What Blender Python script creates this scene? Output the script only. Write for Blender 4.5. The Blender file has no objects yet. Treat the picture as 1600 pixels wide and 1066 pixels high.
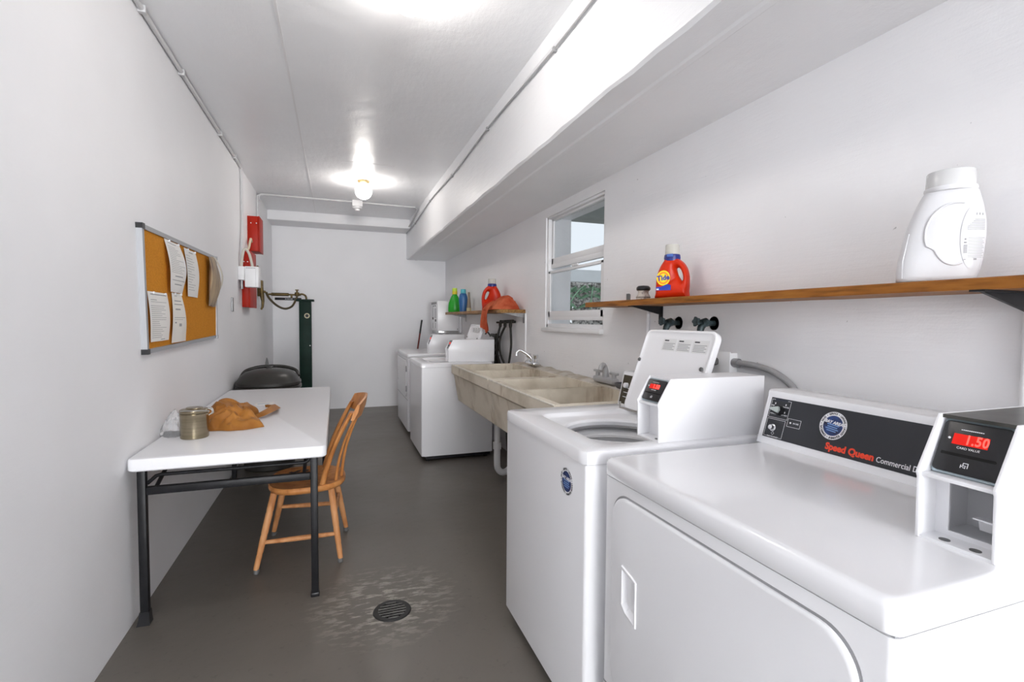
import bpy, bmesh, math, random
from math import sin, cos, pi, radians, hypot, atan2, sqrt
from mathutils import Vector, Matrix, noise

S = bpy.context.scene
COL = S.collection
random.seed(7)

# ------------------------------------------------------------------ materials
MATS = {}
def mat(name, col, rough=.5, metal=0., coat=0., spec=.5, var=0., vscale=8., bump=0., bscale=60., stretch=None,
        trans=0., alpha=1., ior=1.45, emit=None, estr=0., col2=None, ramp=(.35, .65), detail=4., rvar=0.):
    if name in MATS: return MATS[name]
    m = bpy.data.materials.new(name); m.use_nodes = True
    nt = m.node_tree; N = nt.nodes; L = nt.links
    b = N['Principled BSDF']
    b.inputs['Base Color'].default_value = (*col, 1); b.inputs['Roughness'].default_value = rough
    b.inputs['Metallic'].default_value = metal; b.inputs['Coat Weight'].default_value = coat
    b.inputs['Coat Roughness'].default_value = .06
    b.inputs['Specular IOR Level'].default_value = spec
    b.inputs['Transmission Weight'].default_value = trans; b.inputs['Alpha'].default_value = alpha
    b.inputs['IOR'].default_value = ior
    if emit:
        b.inputs['Emission Color'].default_value = (*emit, 1); b.inputs['Emission Strength'].default_value = estr
    tc = N.new('ShaderNodeTexCoord'); mp = N.new('ShaderNodeMapping'); L.new(tc.outputs['Object'], mp.inputs['Vector'])
    if stretch: mp.inputs['Scale'].default_value = stretch
    if col2 is not None or var > 0:
        n = N.new('ShaderNodeTexNoise'); n.inputs['Scale'].default_value = vscale; n.inputs['Detail'].default_value = detail
        L.new(mp.outputs['Vector'], n.inputs['Vector'])
        r = N.new('ShaderNodeValToRGB'); L.new(n.outputs['Fac'], r.inputs['Fac'])
        if col2 is None: col2 = tuple(c * (1 - var) for c in col)
        r.color_ramp.elements[0].position = ramp[0]; r.color_ramp.elements[1].position = ramp[1]
        r.color_ramp.elements[0].color = (*col2, 1); r.color_ramp.elements[1].color = (*col, 1)
        L.new(r.outputs['Color'], b.inputs['Base Color'])
        if rvar:
            mr = N.new('ShaderNodeMapRange'); L.new(n.outputs['Fac'], mr.inputs['Value'])
            mr.inputs['To Min'].default_value = max(0, rough - rvar); mr.inputs['To Max'].default_value = rough + rvar
            L.new(mr.outputs['Result'], b.inputs['Roughness'])
    if bump > 0:
        n2 = N.new('ShaderNodeTexNoise'); n2.inputs['Scale'].default_value = bscale; n2.inputs['Detail'].default_value = 5
        L.new(mp.outputs['Vector'], n2.inputs['Vector'])
        bp = N.new('ShaderNodeBump'); bp.inputs['Strength'].default_value = bump; bp.inputs['Distance'].default_value = .01
        L.new(n2.outputs['Fac'], bp.inputs['Height']); L.new(bp.outputs['Normal'], b.inputs['Normal'])
    MATS[name] = m
    return m

def wall_paint(name, col, rough, bump, crack=0., scar=0.):
    """painted masonry: roller texture, broad unevenness, a few dark nicks"""
    m = mat(name, col, rough, var=.03, vscale=1.7)
    nt = m.node_tree; N = nt.nodes; L = nt.links; b = N['Principled BSDF']
    tc = N.new('ShaderNodeTexCoord')
    def nz(scale, det, sc=(1, 1, 1)):
        mp = N.new('ShaderNodeMapping'); mp.inputs['Scale'].default_value = sc; L.new(tc.outputs['Object'], mp.inputs['Vector'])
        n = N.new('ShaderNodeTexNoise'); n.inputs['Scale'].default_value = scale; n.inputs['Detail'].default_value = det
        L.new(mp.outputs['Vector'], n.inputs['Vector']); return n
    a = nz(5, 6); c = nz(140, 2); d = nz(24, 3, (1, .25, 3))
    s1 = N.new('ShaderNodeMath'); s1.operation = 'MULTIPLY_ADD'; L.new(c.outputs['Fac'], s1.inputs[0]); s1.inputs[1].default_value = .10; L.new(a.outputs['Fac'], s1.inputs[2])
    s2 = N.new('ShaderNodeMath'); s2.operation = 'MULTIPLY_ADD'; L.new(d.outputs['Fac'], s2.inputs[0]); s2.inputs[1].default_value = .25; L.new(s1.outputs[0], s2.inputs[2])
    bp = N.new('ShaderNodeBump'); bp.inputs['Strength'].default_value = bump; bp.inputs['Distance'].default_value = .02
    L.new(s2.outputs[0], bp.inputs['Height']); L.new(bp.outputs['Normal'], b.inputs['Normal'])
    if scar:
        v = nz(26, 2); r = N.new('ShaderNodeValToRGB'); L.new(v.outputs['Fac'], r.inputs['Fac'])
        r.color_ramp.elements[0].position = .215; r.color_ramp.elements[1].position = .235
        r.color_ramp.elements[0].color = (.35, .35, .35, 1); r.color_ramp.elements[1].color = (1, 1, 1, 1)
        mx = N.new('ShaderNodeMix'); mx.data_type = 'RGBA'; mx.blend_type = 'MULTIPLY'; mx.inputs[0].default_value = scar
        src = b.inputs['Base Color'].links[0].from_socket
        L.new(src, mx.inputs[6]); L.new(r.outputs['Color'], mx.inputs[7]); L.new(mx.outputs[2], b.inputs['Base Color'])
    return m

M_WALL = wall_paint('white_wall_paint', (.90, .90, .918), .55, .07)
M_BLOCK = wall_paint('white_block_paint', (.90, .90, .915), .55, .22, scar=.6)
M_CEIL = wall_paint('gloss_ceiling_paint', (.89, .90, .92), .30, .32)
M_BEAM = wall_paint('gloss_beam_paint', (.89, .90, .92), .42, .30)
M_TRIM = mat('white_trim', (.83, .83, .84), .35)
M_ENAMEL = mat('white_enamel', (.87, .87, .89), .17, coat=.35)
M_ENAMEL2 = mat('white_enamel_side', (.86, .86, .88), .3, coat=.1)
M_SEAM = mat('seam_grey', (.30, .30, .31), .6)
M_BLACK = mat('black_plastic', (.012, .012, .014), .35)
M_PANEL = mat('console_black', (.020, .022, .028), .36)
M_NAVY = mat('console_navy', (.012, .018, .035), .32)
M_GOLD = mat('gold_brown_panel', (.045, .036, .018), .4)
M_PRINT = mat('white_print', (.8, .8, .82), .5)
M_RED = mat('red_print', (.85, .06, .02), .45)
M_INK = mat('black_ink', (.03, .03, .035), .6)
M_GREYINK = mat('grey_ink', (.33, .33, .34), .6)
M_LED = mat('led_red', (.35, .008, .004), .5, spec=.2, emit=(1, .02, .012), estr=.34)
M_LEDHOT = mat('led_red_digit', (.6, .05, .03), .5, emit=(1, .075, .06), estr=1.3)
M_STEEL = mat('brushed_steel', (.55, .55, .54), .28, metal=1, var=.15, vscale=30)
M_CHROME = mat('chrome', (.75, .76, .78), .12, metal=1)
M_GALV = mat('galvanised', (.42, .42, .43), .42, metal=.7, var=.25, vscale=40)
M_CONDUIT = mat('painted_conduit', (.60, .60, .61), .4)
M_CONDUITG = mat('grey_flex_conduit', (.36, .36, .37), .45, bump=.3, bscale=120)
M_BRASS = mat('old_brass', (.20, .135, .05), .42, metal=.75, col2=(.08, .06, .03), vscale=25, ramp=(.3, .7))
M_CAN = mat('canister_brass_steel', (.36, .31, .22), .24, metal=1, col2=(.27, .225, .15), vscale=6, stretch=(1, 1, 12))
M_DKBRASS = mat('dark_valve_metal', (.035, .032, .024), .45, metal=.4, var=.5, vscale=40)
M_HOSE = mat('black_hose', (.02, .019, .016), .5)
M_TEALVALVE = mat('dark_green_black_valve', (.018, .028, .030), .4, metal=.3, col2=(.06, .09, .10), vscale=30)
M_FAUC = mat('painted_grey_faucet', (.47, .47, .48), .4, metal=.3)
M_BLKSTEEL = mat('black_painted_steel', (.014, .014, .016), .42, spec=.3, var=.3, vscale=20)
M_TABLE = mat('white_table_plastic', (.82, .82, .84), .42, bump=.08, bscale=250)
M_PAPER = mat('paper', (.86, .85, .82), .7)
M_PAPER2 = mat('paper_cream', (.84, .82, .76), .7)
M_ALU = mat('aluminium_frame', (.42, .43, .45), .4, metal=.5)
M_CORK = mat('cork', (.66, .275, .032), .9, spec=.1, col2=(.55, .215, .024), vscale=140, bump=.15, bscale=200)
M_REDBOX = mat('red_enamel', (.42, .014, .002), .45, spec=.25, var=.18, vscale=6)
M_ORANGEPLASTIC = mat('orange_red_plastic', (.56, .024, .003), .36, spec=.3)
M_SHADERED = mat('red_cloth', (.44, .07, .03), .9, spec=.1, col2=(.60, .16, .075), vscale=9, bump=.3, bscale=150)
M_BAG = mat('tan_bag', (.43, .18, .035), .5, spec=.3, col2=(.27, .10, .015), vscale=6, bump=.15, bscale=60)
M_GREEN = mat('green_bottle', (.015, .36, .02), .3)
M_YELLOW = mat('yellow_cap', (.75, .62, .03), .35)
M_LIME = mat('lime_cap', (.55, .75, .06), .35)
M_BLUE = mat('blue_bottle', (.025, .12, .32), .35)
M_TEAL = mat('teal_cap', (.08, .42, .50), .35)
M_NAVYCAP = mat('navy_collar', (.02, .03, .20), .35)
M_TIDEBLUE = mat('logo_blue', (.02, .05, .38), .4)
M_TIDEYEL = mat('logo_yellow', (.95, .70, .02), .4)
M_TIDEORG = mat('logo_orange', (.92, .28, .02), .4)
M_CAPCLEAR = mat('translucent_cap', (.68, .66, .60), .25, trans=.25)
M_CAPWHITE = mat('translucent_white_cap', (.80, .80, .80), .22, trans=.25)
M_JUG = mat('white_jug_plastic', (.72, .72, .74), .38)
M_GLASS = mat('window_glass', (1, 1, 1), .0, trans=1., ior=1.05, spec=.4)
M_CLEAR = mat('clear_film', (.95, .95, .96), .15, trans=.75, ior=1.15)
M_DGREEN = mat('dark_green_enamel', (.008, .030, .021), .5, spec=.2, var=.3, vscale=5)
M_CREAM = mat('cream_badge', (.62, .58, .40), .5)
M_DARKLID = mat('dark_can_plastic', (.028, .026, .023), .36, var=.2, vscale=8)
M_BROOM = mat('dark_red_handle', (.18, .018, .012), .45)
M_GLOBE = mat('lamp_globe', (1, .9, .7), .3, emit=(1, .95, .90), estr=36.)
M_SEAMRIB = mat('ceiling_rib', (.80, .80, .81), .3)
M_FLOORBLK = mat('drain_iron', (.02, .02, .02), .5, var=.4, vscale=60)
M_EXTGREY = mat('exterior_concrete', (.42, .44, .42), .8, var=.2, vscale=3)
M_EXTWHITE = mat('exterior_white', (.72, .74, .75), .8, var=.08, vscale=2)
M_BARK = mat('palm_bark', (.60, .57, .54), .9, col2=(.16, .15, .14), vscale=14, ramp=(.4, .58), bump=.6, bscale=20)
M_LEAF = mat('palm_leaf', (.22, .38, .24), .6, var=.4, vscale=6)
M_GROUND = mat('exterior_paving', (.45, .44, .41), .9, var=.2, vscale=5)
M_RUBBER = mat('grey_rubber', (.12, .12, .12), .6)
M_PORC = mat('washer_tub_white', (.72, .72, .73), .3)

def wood_mat(name, c1, c2, c3, scale, stretch, rough=.45):
    m = mat(name, c1, rough, spec=.25, col2=c2, vscale=scale, stretch=stretch, ramp=(.32, .66), detail=8, bump=.12, bscale=scale * 2)
    r = [n for n in m.node_tree.nodes if n.type == 'VALTORGB'][0]
    e = r.color_ramp.elements.new(.48); e.color = (*c3, 1)
    return m
M_SHELF = wood_mat('shelf_pine', (.34, .135, .024), (.16, .055, .009), (.27, .098, .016), 9, (6, .8, 9))
M_SHELF2 = wood_mat('shelf_old_plank', (.36, .20, .06), (.12, .055, .02), (.28, .14, .04), 10, (6, 1, 9))
M_CHAIR = wood_mat('chair_wood', (.60, .27, .09), (.36, .13, .035), (.52, .215, .065), 7, (3, 3, 1.2), .4)
M_CHAIRLEG = wood_mat('chair_leg_wood', (.62, .31, .14), (.42, .17, .06), (.55, .25, .10), 7, (3, 3, 1.2), .45)

def concrete_mat():
    m = mat('laundry_tub_concrete', (.72, .66, .555), .85, spec=.2, col2=(.53, .47, .375), vscale=4.5, ramp=(.28, .55), detail=9, bump=.25, bscale=40)
    nt = m.node_tree; N = nt.nodes; L = nt.links; b = N['Principled BSDF']
    src = b.inputs['Base Color'].links[0].from_socket
    tc = N.new('ShaderNodeTexCoord'); mp = N.new('ShaderNodeMapping'); mp.inputs['Scale'].default_value = (6, 6, 1.2); L.new(tc.outputs['Object'], mp.inputs['Vector'])
    n = N.new('ShaderNodeTexNoise'); n.inputs['Scale'].default_value = 1.6; n.inputs['Detail'].default_value = 6; L.new(mp.outputs['Vector'], n.inputs['Vector'])
    r = N.new('ShaderNodeValToRGB'); L.new(n.outputs['Fac'], r.inputs['Fac'])
    r.color_ramp.elements[0].position = .30; r.color_ramp.elements[1].position = .40
    r.color_ramp.elements[0].color = (.50, .38, .29, 1); r.color_ramp.elements[1].color = (1, 1, 1, 1)
    mx = N.new('ShaderNodeMix'); mx.data_type = 'RGBA'; mx.blend_type = 'MULTIPLY'; mx.inputs[0].default_value = .8
    L.new(src, mx.inputs[6]); L.new(r.outputs['Color'], mx.inputs[7]); L.new(mx.outputs[2], b.inputs['Base Color'])
    return m
M_CONC = concrete_mat()
M_CONCRIM = mat('tub_rim_worn', (.78, .74, .65), .7, var=.2, vscale=20)

def floor_mat():
    m = bpy.data.materials.new('grey_painted_concrete_floor'); m.use_nodes = True
    nt = m.node_tree; N = nt.nodes; L = nt.links; b = N['Principled BSDF']
    tc = N.new('ShaderNodeTexCoord')
    def nz(scale, det, rough=.5):
        n = N.new('ShaderNodeTexNoise'); n.inputs['Scale'].default_value = scale; n.inputs['Detail'].default_value = det; n.inputs['Roughness'].default_value = rough
        L.new(tc.outputs['Object'], n.inputs['Vector']); return n
    def ramp(src, stops):
        r = N.new('ShaderNodeValToRGB'); L.new(src, r.inputs['Fac'])
        e = r.color_ramp.elements; e[0].position, e[0].color = stops[0][0], (*stops[0][1], 1); e[1].position, e[1].color = stops[-1][0], (*stops[-1][1], 1)
        for p, c in stops[1:-1]:
            k = e.new(p); k.color = (*c, 1)
        return r
    big = nz(.9, 6); base = ramp(big.outputs['Fac'], [(.3, (.125, .111, .095)), (.7, (.165, .148, .128))])
    fine = nz(38, 5); spk = ramp(fine.outputs['Fac'], [(.30, (.72, .72, .72)), (.36, (1, 1, 1))])
    mx = N.new('ShaderNodeMix'); mx.data_type = 'RGBA'; mx.blend_type = 'MULTIPLY'; mx.inputs[0].default_value = .5
    L.new(base.outputs['Color'], mx.inputs[6]); L.new(spk.outputs['Color'], mx.inputs[7])
    # worn, scraped patch of bare concrete round the drain
    geo = N.new('ShaderNodeNewGeometry')
    dist = N.new('ShaderNodeVectorMath'); dist.operation = 'DISTANCE'; dist.inputs[1].default_value = (.22, 2.46, 0)
    L.new(geo.outputs['Position'], dist.inputs[0])
    mr = N.new('ShaderNodeMapRange'); L.new(dist.outputs['Value'], mr.inputs['Value'])
    mr.inputs['From Min'].default_value = .05; mr.inputs['From Max'].default_value = .40; mr.inputs['To Min'].default_value = 1; mr.inputs['To Max'].default_value = 0
    mp = N.new('ShaderNodeMapping'); mp.inputs['Scale'].default_value = (9, 26, 1); mp.inputs['Rotation'].default_value = (0, 0, .9); L.new(tc.outputs['Object'], mp.inputs['Vector'])
    sc = N.new('ShaderNodeTexNoise'); sc.inputs['Scale'].default_value = 1.3; sc.inputs['Detail'].default_value = 8; sc.inputs['Roughness'].default_value = .65; L.new(mp.outputs['Vector'], sc.inputs['Vector'])
    scr = ramp(sc.outputs['Fac'], [(.50, (0, 0, 0)), (.60, (1, 1, 1))])
    mul = N.new('ShaderNodeMath'); mul.operation = 'MULTIPLY'; L.new(mr.outputs['Result'], mul.inputs[0]); L.new(scr.outputs['Color'], mul.inputs[1])
    mx2 = N.new('ShaderNodeMix'); mx2.data_type = 'RGBA'; L.new(mul.outputs[0], mx2.inputs[0]); L.new(mx.outputs[2], mx2.inputs[6]); mx2.inputs[7].default_value = (.46, .43, .37, 1)
    L.new(mx2.outputs[2], b.inputs['Base Color'])
    rr = N.new('ShaderNodeMapRange'); L.new(nz(2.2, 6).outputs['Fac'], rr.inputs['Value']); rr.inputs['To Min'].default_value = .30; rr.inputs['To Max'].default_value = .52
    L.new(rr.outputs['Result'], b.inputs['Roughness'])
    h = N.new('ShaderNodeMath'); h.operation = 'MULTIPLY_ADD'; L.new(mul.outputs[0], h.inputs[0]); h.inputs[1].default_value = -.6; L.new(nz(7, 5).outputs['Fac'], h.inputs[2])
    bp = N.new('ShaderNodeBump'); bp.inputs['Strength'].default_value = .28; bp.inputs['Distance'].default_value = .012
    L.new(h.outputs[0], bp.inputs['Height']); L.new(bp.outputs['Normal'], b.inputs['Normal'])
    return m
M_FLOOR = floor_mat()

# ------------------------------------------------------------------ mesh builder
def frame(o, u, v):
    u = Vector(u).normalized(); v = Vector(v); v = (v - v.dot(u) * u).normalized(); w = u.cross(v)
    return Matrix(((u.x, v.x, w.x, o[0]), (u.y, v.y, w.y, o[1]), (u.z, v.z, w.z, o[2]), (0, 0, 0, 1)))

class B:
    def __init__(s): s.v = []; s.f = []; s.m = []
    def add(s, vs, fs, m=0, T=None):
        k = len(s.v)
        s.v += [tuple(T @ Vector(p)) if T is not None else tuple(p) for p in vs]
        for f in fs: s.f.append(tuple(i + k for i in f)); s.m.append(m)
        return s
    def box(s, x0, x1, y0, y1, z0, z1, m=0, bev=0., seg=2, T=None):
        bm = bmesh.new(); bmesh.ops.create_cube(bm, size=1)
        for v in bm.verts: v.co = Vector(((x0 + x1) / 2 + v.co.x * (x1 - x0), (y0 + y1) / 2 + v.co.y * (y1 - y0), (z0 + z1) / 2 + v.co.z * (z1 - z0)))
        if bev > 0: bmesh.ops.bevel(bm, geom=list(bm.edges), offset=bev, segments=seg, affect='EDGES', profile=.5)
        bmesh.ops.recalc_face_normals(bm, faces=bm.faces)
        s.bm(bm, m, T); return s
    def bm(s, bm, m=0, T=None):
        bm.verts.index_update()
        s.add([v.co.copy() for v in bm.verts], [[v.index for v in f.verts] for f in bm.faces], m, T); bm.free()
    def loft(s, rings, m=0, cap0=True, cap1=True, T=None, closed=True):
        n = len(rings[0]); vs = [p for r in rings for p in r]; fs = []
        for i in range(len(rings) - 1):
            for j in range(n if closed else n - 1):
                k = (j + 1) % n
                fs.append((i * n + j, i * n + k, (i + 1) * n + k, (i + 1) * n + j))
        if cap0: fs.append(tuple(range(n - 1, -1, -1)))
        if cap1: fs.append(tuple(range((len(rings) - 1) * n, len(rings) * n)))
        s.add(vs, fs, m, T); return s
    def prism(s, poly, a, b, m=0, T=None, bev=0.):
        """polygon in local xy, extruded local z a..b"""
        bm = bmesh.new(); vs = [bm.verts.new((x, y, a)) for x, y in poly]; f = bm.faces.new(vs)
        r = bmesh.ops.extrude_face_region(bm, geom=[f])
        for e in r['geom']:
            if isinstance(e, bmesh.types.BMVert): e.co.z = b
        bmesh.ops.recalc_face_normals(bm, faces=bm.faces)
        if bev > 0: bmesh.ops.bevel(bm, geom=list(bm.edges), offset=bev, segments=2, affect='EDGES', profile=.5)
        s.bm(bm, m, T); return s
    def tube(s, pts, r, m=0, seg=12, smooth=0, T=None, closed=False):
        P = [Vector(p) for p in pts]; R = list(r) if isinstance(r, (list, tuple)) else [r] * len(P)
        if smooth:
            Q = []; RR = []
            for i in range(len(P) - 1):
                p0 = P[max(i - 1, 0)]; p1 = P[i]; p2 = P[i + 1]; p3 = P[min(i + 2, len(P) - 1)]
                for k in range(smooth):
                    t = k / smooth
                    Q.append(.5 * ((2 * p1) + (p2 - p0) * t + (2 * p0 - 5 * p1 + 4 * p2 - p3) * t * t + (3 * p1 - p0 - 3 * p2 + p3) * t ** 3)); RR.append(R[i] * (1 - t) + R[i + 1] * t)
            Q.append(P[-1]); RR.append(R[-1]); P, R = Q, RR
        n = len(P); d = (P[1] - P[0]).normalized()
        a = Vector((0, 0, 1)) if abs(d.z) < .9 else Vector((1, 0, 0)); u = d.cross(a).normalized()
        rings = []
        for i in range(n):
            t = (P[min(i + 1, n - 1)] - P[max(i - 1, 0)]).normalized(); u = (u - u.dot(t) * t).normalized(); w = t.cross(u)
            rings.append([P[i] + R[i] * (cos(2 * pi * k / seg) * u + sin(2 * pi * k / seg) * w) for k in range(seg)])
        s.loft(rings, m, T=T); return s
    def lathe(s, prof, o=(0, 0, 0), m=0, seg=28, T=None, sx=1., sy=1.):
        rings = [[(o[0] + sx * r * cos(2 * pi * k / seg), o[1] + sy * r * sin(2 * pi * k / seg), o[2] + z) for k in range(seg)] for r, z in prof]
        s.loft(rings, m, T=T); return s
    def text(s, txt, T, size, m=0, bold=0., align='CENTER', depth=.0004, spacing=1., shear=0., sx=1., width=0.):
        c = bpy.data.curves.new('t', 'FONT'); c.body = txt; c.size = size; c.align_x = align; c.align_y = 'CENTER'
        c.extrude = depth; c.offset = bold; c.space_character = spacing; c.shear = shear; c.resolution_u = 3
        ob = bpy.data.objects.new('t', c); COL.objects.link(ob)
        dg = bpy.context.evaluated_depsgraph_get(); me = bpy.data.meshes.new_from_object(ob.evaluated_get(dg))
        if width:
            xs = [v.co.x for v in me.vertices]; sx = width / (max(xs) - min(xs))
        s.add([(v.co.x * sx, v.co.y, v.co.z) for v in me.vertices], [list(p.vertices) for p in me.polygons], m, T)
        bpy.data.objects.remove(ob); bpy.data.curves.remove(c); bpy.data.meshes.remove(me); return s
    def build(s, name, mats, parent=None, smooth=35, origin=None):
        me = bpy.data.meshes.new(name)
        if parent is not None: org = WORLD[parent.name]
        elif origin is not None: org = Vector(origin)
        else:
            xs, ys, zs = zip(*s.v); org = Vector(((min(xs) + max(xs)) / 2, (min(ys) + max(ys)) / 2, min(zs)))
        me.from_pydata([tuple(Vector(p) - org) for p in s.v], [], s.f); me.update()
        for m in (mats if isinstance(mats, (list, tuple)) else [mats]): me.materials.append(m)
        for p, k in zip(me.polygons, s.m): p.material_index = k
        bm = bmesh.new(); bm.from_mesh(me); bmesh.ops.recalc_face_normals(bm, faces=bm.faces); bm.to_mesh(me); bm.free()
        if smooth:
            me.shade_smooth(); me.set_sharp_from_angle(angle=radians(smooth))
        o = bpy.data.objects.new(name, me); COL.objects.link(o)
        if parent is not None: o.parent = parent; WORLD[o.name] = Vector(org)
        else: o.location = org; WORLD[o.name] = Vector(org)
        return o
WORLD = {}

def tag(o, label, cat, group=None, kind=None):
    o['label'] = label; o['category'] = cat
    if group: o['group'] = group
    if kind: o['kind'] = kind
    return o
def thing(name, loc, label, cat, group=None):
    o = bpy.data.objects.new(name, None); o.empty_display_size = .1; COL.objects.link(o); o.location = loc; WORLD[o.name] = Vector(loc)
    return tag(o, label, cat, group)
def struct(b, name, mats, smooth=35, label=None):
    o = b.build(name, mats, smooth=smooth); o['kind'] = 'structure'
    if label: o['label'] = label
    return o

def rrect(x0, x1, y0, y1, r, n=6):
    P = []
    for cx, cy, a0 in ((x1 - r, y1 - r, 0), (x0 + r, y1 - r, 90), (x0 + r, y0 + r, 180), (x1 - r, y0 + r, 270)):
        for k in range(n + 1):
            a = radians(a0 + 90 * k / n); P.append((cx + r * cos(a), cy + r * sin(a)))
    return P
def ray_ring(poly, c, n):
    """sample a convex polygon by angle about c"""
    out = []
    m = len(poly)
    for k in range(n):
        a = 2 * pi * k / n; d = (cos(a), sin(a)); best = None
        for i in range(m):
            x1, y1 = poly[i][0] - c[0], poly[i][1] - c[1]; x2, y2 = poly[(i + 1) % m][0] - c[0], poly[(i + 1) % m][1] - c[1]
            ex, ey = x2 - x1, y2 - y1; det = d[0] * (-ey) + ex * d[1]
            if abs(det) < 1e-12: continue
            t = (x1 * (-ey) + ex * y1) / det; u = (d[0] * y1 - d[1] * x1) / det
            if t > 0 and -1e-6 <= u <= 1 + 1e-6 and (best is None or t > best): best = t
        out.append((c[0] + d[0] * best, c[1] + d[1] * best))
    return out

# ------------------------------------------------------------------ room shell
LW, RW, FE, NE, CZ = -.885, 1.705, 8.10, -6.0, 2.895
BX, BZ = 1.07, 2.35
struct(B().box(LW - .15, RW + .25, NE - .15, FE + .15, -.12, 0), 'floor', M_FLOOR)
struct(B().box(LW - .14, LW, NE, FE, 0, CZ + .1), 'wall_left', M_WALL)
struct(B().box(LW - .14, RW + .24, FE, FE + .14, 0, CZ + .1), 'wall_end', M_WALL)
# window hole in the right wall
WY0, WY1, WZ0, WZ1 = 2.955, 3.945, 1.335, 2.275
wr = B()
for y0, y1, z0, z1 in ((NE, WY0, 0, CZ + .1), (WY1, FE, 0, CZ + .1), (WY0, WY1, 0, WZ0), (WY0, WY1, WZ1, CZ + .1)): wr.box(RW, RW + .24, y0, y1, z0, z1)
struct(wr, 'wall_right', M_BLOCK)
wn = B()
for x0, x1, z0, z1 in ((LW, -.70, 0, CZ), (1.10, RW, 0, CZ), (-.70, 1.10, 2.45, CZ)): wn.box(x0, x1, NE - .14, NE, z0, z1)
struct(wn, 'wall_near', M_WALL)
ce = B().box(LW - .14, RW + .24, NE - .14, FE + .14, CZ, CZ + .1)
ce.box(-.268, -.256, NE, FE - .5, CZ - .003, CZ + .001, 1)
ce.box(.05, .55, 5.02, 5.03, CZ - .002, CZ + .001, 1)
struct(ce, 'ceiling', [M_CEIL, M_SEAMRIB])
bm_ = B()
def jit(i, a=.011): return a * (random.random() - .5)
# concrete beam, its lower edge chipped and uneven under the paint
n = 90; rings = []
for i in range(n + 1):
    y = NE + (FE - NE) * i / n; j = jit(i) ; j2 = jit(i)
    rings.append([(RW, y, CZ), (BX - .012, y, CZ), (BX - .012, y, CZ - .085 + jit(i, .004)), (BX, y, CZ - .097), (BX, y, BZ + .012 + j), (BX + .012 + j2, y, BZ + j), (BX + .13, y, BZ + .001), (BX + .14, y, BZ - .006), (BX + .165, y, BZ - .006), (BX + .175, y, BZ), (RW, y, BZ)])
bm_.loft(rings)
struct(bm_, 'trim_1', M_BEAM, smooth=25, label='white painted concrete beam running along the right side of the ceiling')
eb = B().box(LW, BX, 7.61, FE, 2.762, CZ, bev=.004)
struct(eb, 'trim_2', M_WALL, label='short white beam across the far end of the ceiling')
# plaster patches
# ---- window
w = B(); fx0, fx1 = RW + .012, RW + .07
def wbar(y0, y1, z0, z1, x0=fx0, x1=fx1, m=0): w.box(x0, x1, y0, y1, z0, z1, m, bev=.004)
wbar(WY0, WY0 + .03, WZ0, WZ1); wbar(WY1 - .03, WY1, WZ0, WZ1); wbar(WY0, WY1, WZ1 - .018, WZ1); wbar(WY0, WY1, WZ0, WZ0 + .035)
wf = w.build('window_1', M_TRIM); wf['kind'] = 'structure'
g = B(); sx0, sx1 = RW + .06, RW + .092
def sash(name, z0, z1, x0, x1):
    s = B(); y0, y1 = WY0 + .03, WY1 - .03
    s.box(x0, x1, y0, y0 + .035, z0, z1, bev=.003); s.box(x0, x1, y1 - .035, y1, z0, z1, bev=.003)
    s.box(x0, x1, y0, y1, z0, z0 + .05, bev=.003); s.box(x0, x1, y0, y1, z1 - .022, z1, bev=.003)
    o = s.build(name, M_TRIM, wf)
    B().box((x0 + x1) / 2 - .002, (x0 + x1) / 2 + .002, y0 + .03, y1 - .03, z0 + .04, z1 - .03).build('pane', M_GLASS, o)
    return o
sash('sash', 1.875, WZ1 - .012, RW + .042, RW + .066)
s2 = sash('sash', 1.425, 1.815, RW + .014, RW + .040)
B().box(RW + .004, RW + .02, 3.36, 3.46, 1.815, 1.83, bev=.003).build('sash_latch', M_TRIM, s2)
B().box(RW + .014, RW + .06, WY0 + .028, WY1 - .028, 1.40, 1.427, bev=.003).build('lower_rail', M_TRIM, wf)
B().box(RW + .038, RW + .07, WY0 + .028, WY1 - .028, 1.84, 1.878, bev=.003).build('meeting_rail', M_TRIM, wf)
B().box(RW - .03, RW + .24, WY0 - .004, WY1 + .03, WZ0 - .03, WZ0 + .004, bev=.008).build('window_sill', M_TRIM, wf)

# ------------------------------------------------------------------ exterior seen through the window
EX0 = RW + .24
gr = struct(B().box(EX0 + .001, 16, -2, 22, -.3, -.12), 'exterior_ground', M_GROUND)
cb = B().box(2.10, 2.36, 5.02, 5.35, -.12, 2.57); cb.box(2.10, 5.2, 5.02, 5.35, 2.57, 2.94)
cb.box(EX0 + .02, 5.2, -.5, 5.35, 2.94, 2.99)
tag(cb.build('walkway_frame', M_EXTGREY), 'grey concrete walkway post and beam seen through the window', 'walkway', kind='structure')
ew = B().box(4.12, 4.35, 9.0, 9.2, -.12, 2.42); ew.box(4.12, 8.5, 9.0, 9.2, 2.18, 2.42)
tag(ew.build('pergola_frame', M_EXTWHITE), 'white outdoor post and beam frame beyond the window', 'frame', kind='structure')
PTX, PTY = 5.95, 10.7
pt = thing('palm_tree', (PTX, PTY, -.12), 'grey rough barked palm trunk standing outside the window', 'tree')
tb = B(); prof = []
for i in range(50):
    z = i * .05; prof.append((.50 + .05 * ((i % 3) / 2.) + .03 * sin(i), z))
tb.lathe(prof, (PTX, PTY, -.12), seg=24)
for k in range(170):
    a = random.random() * 2 * pi; z = random.random() * 2.3; r = .50
    p = Vector((PTX + r * cos(a), PTY + r * sin(a), z - .1)); d = Vector((cos(a) * .5 + .3 * sin(a) * (random.random() - .5), sin(a) * .5, .6)).normalized()
    tb.tube([p, p + d * .16, p + d * .30], [.10, .06, .012], seg=6)
tb.build('trunk', M_BARK, pt)
lf = B()
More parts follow.
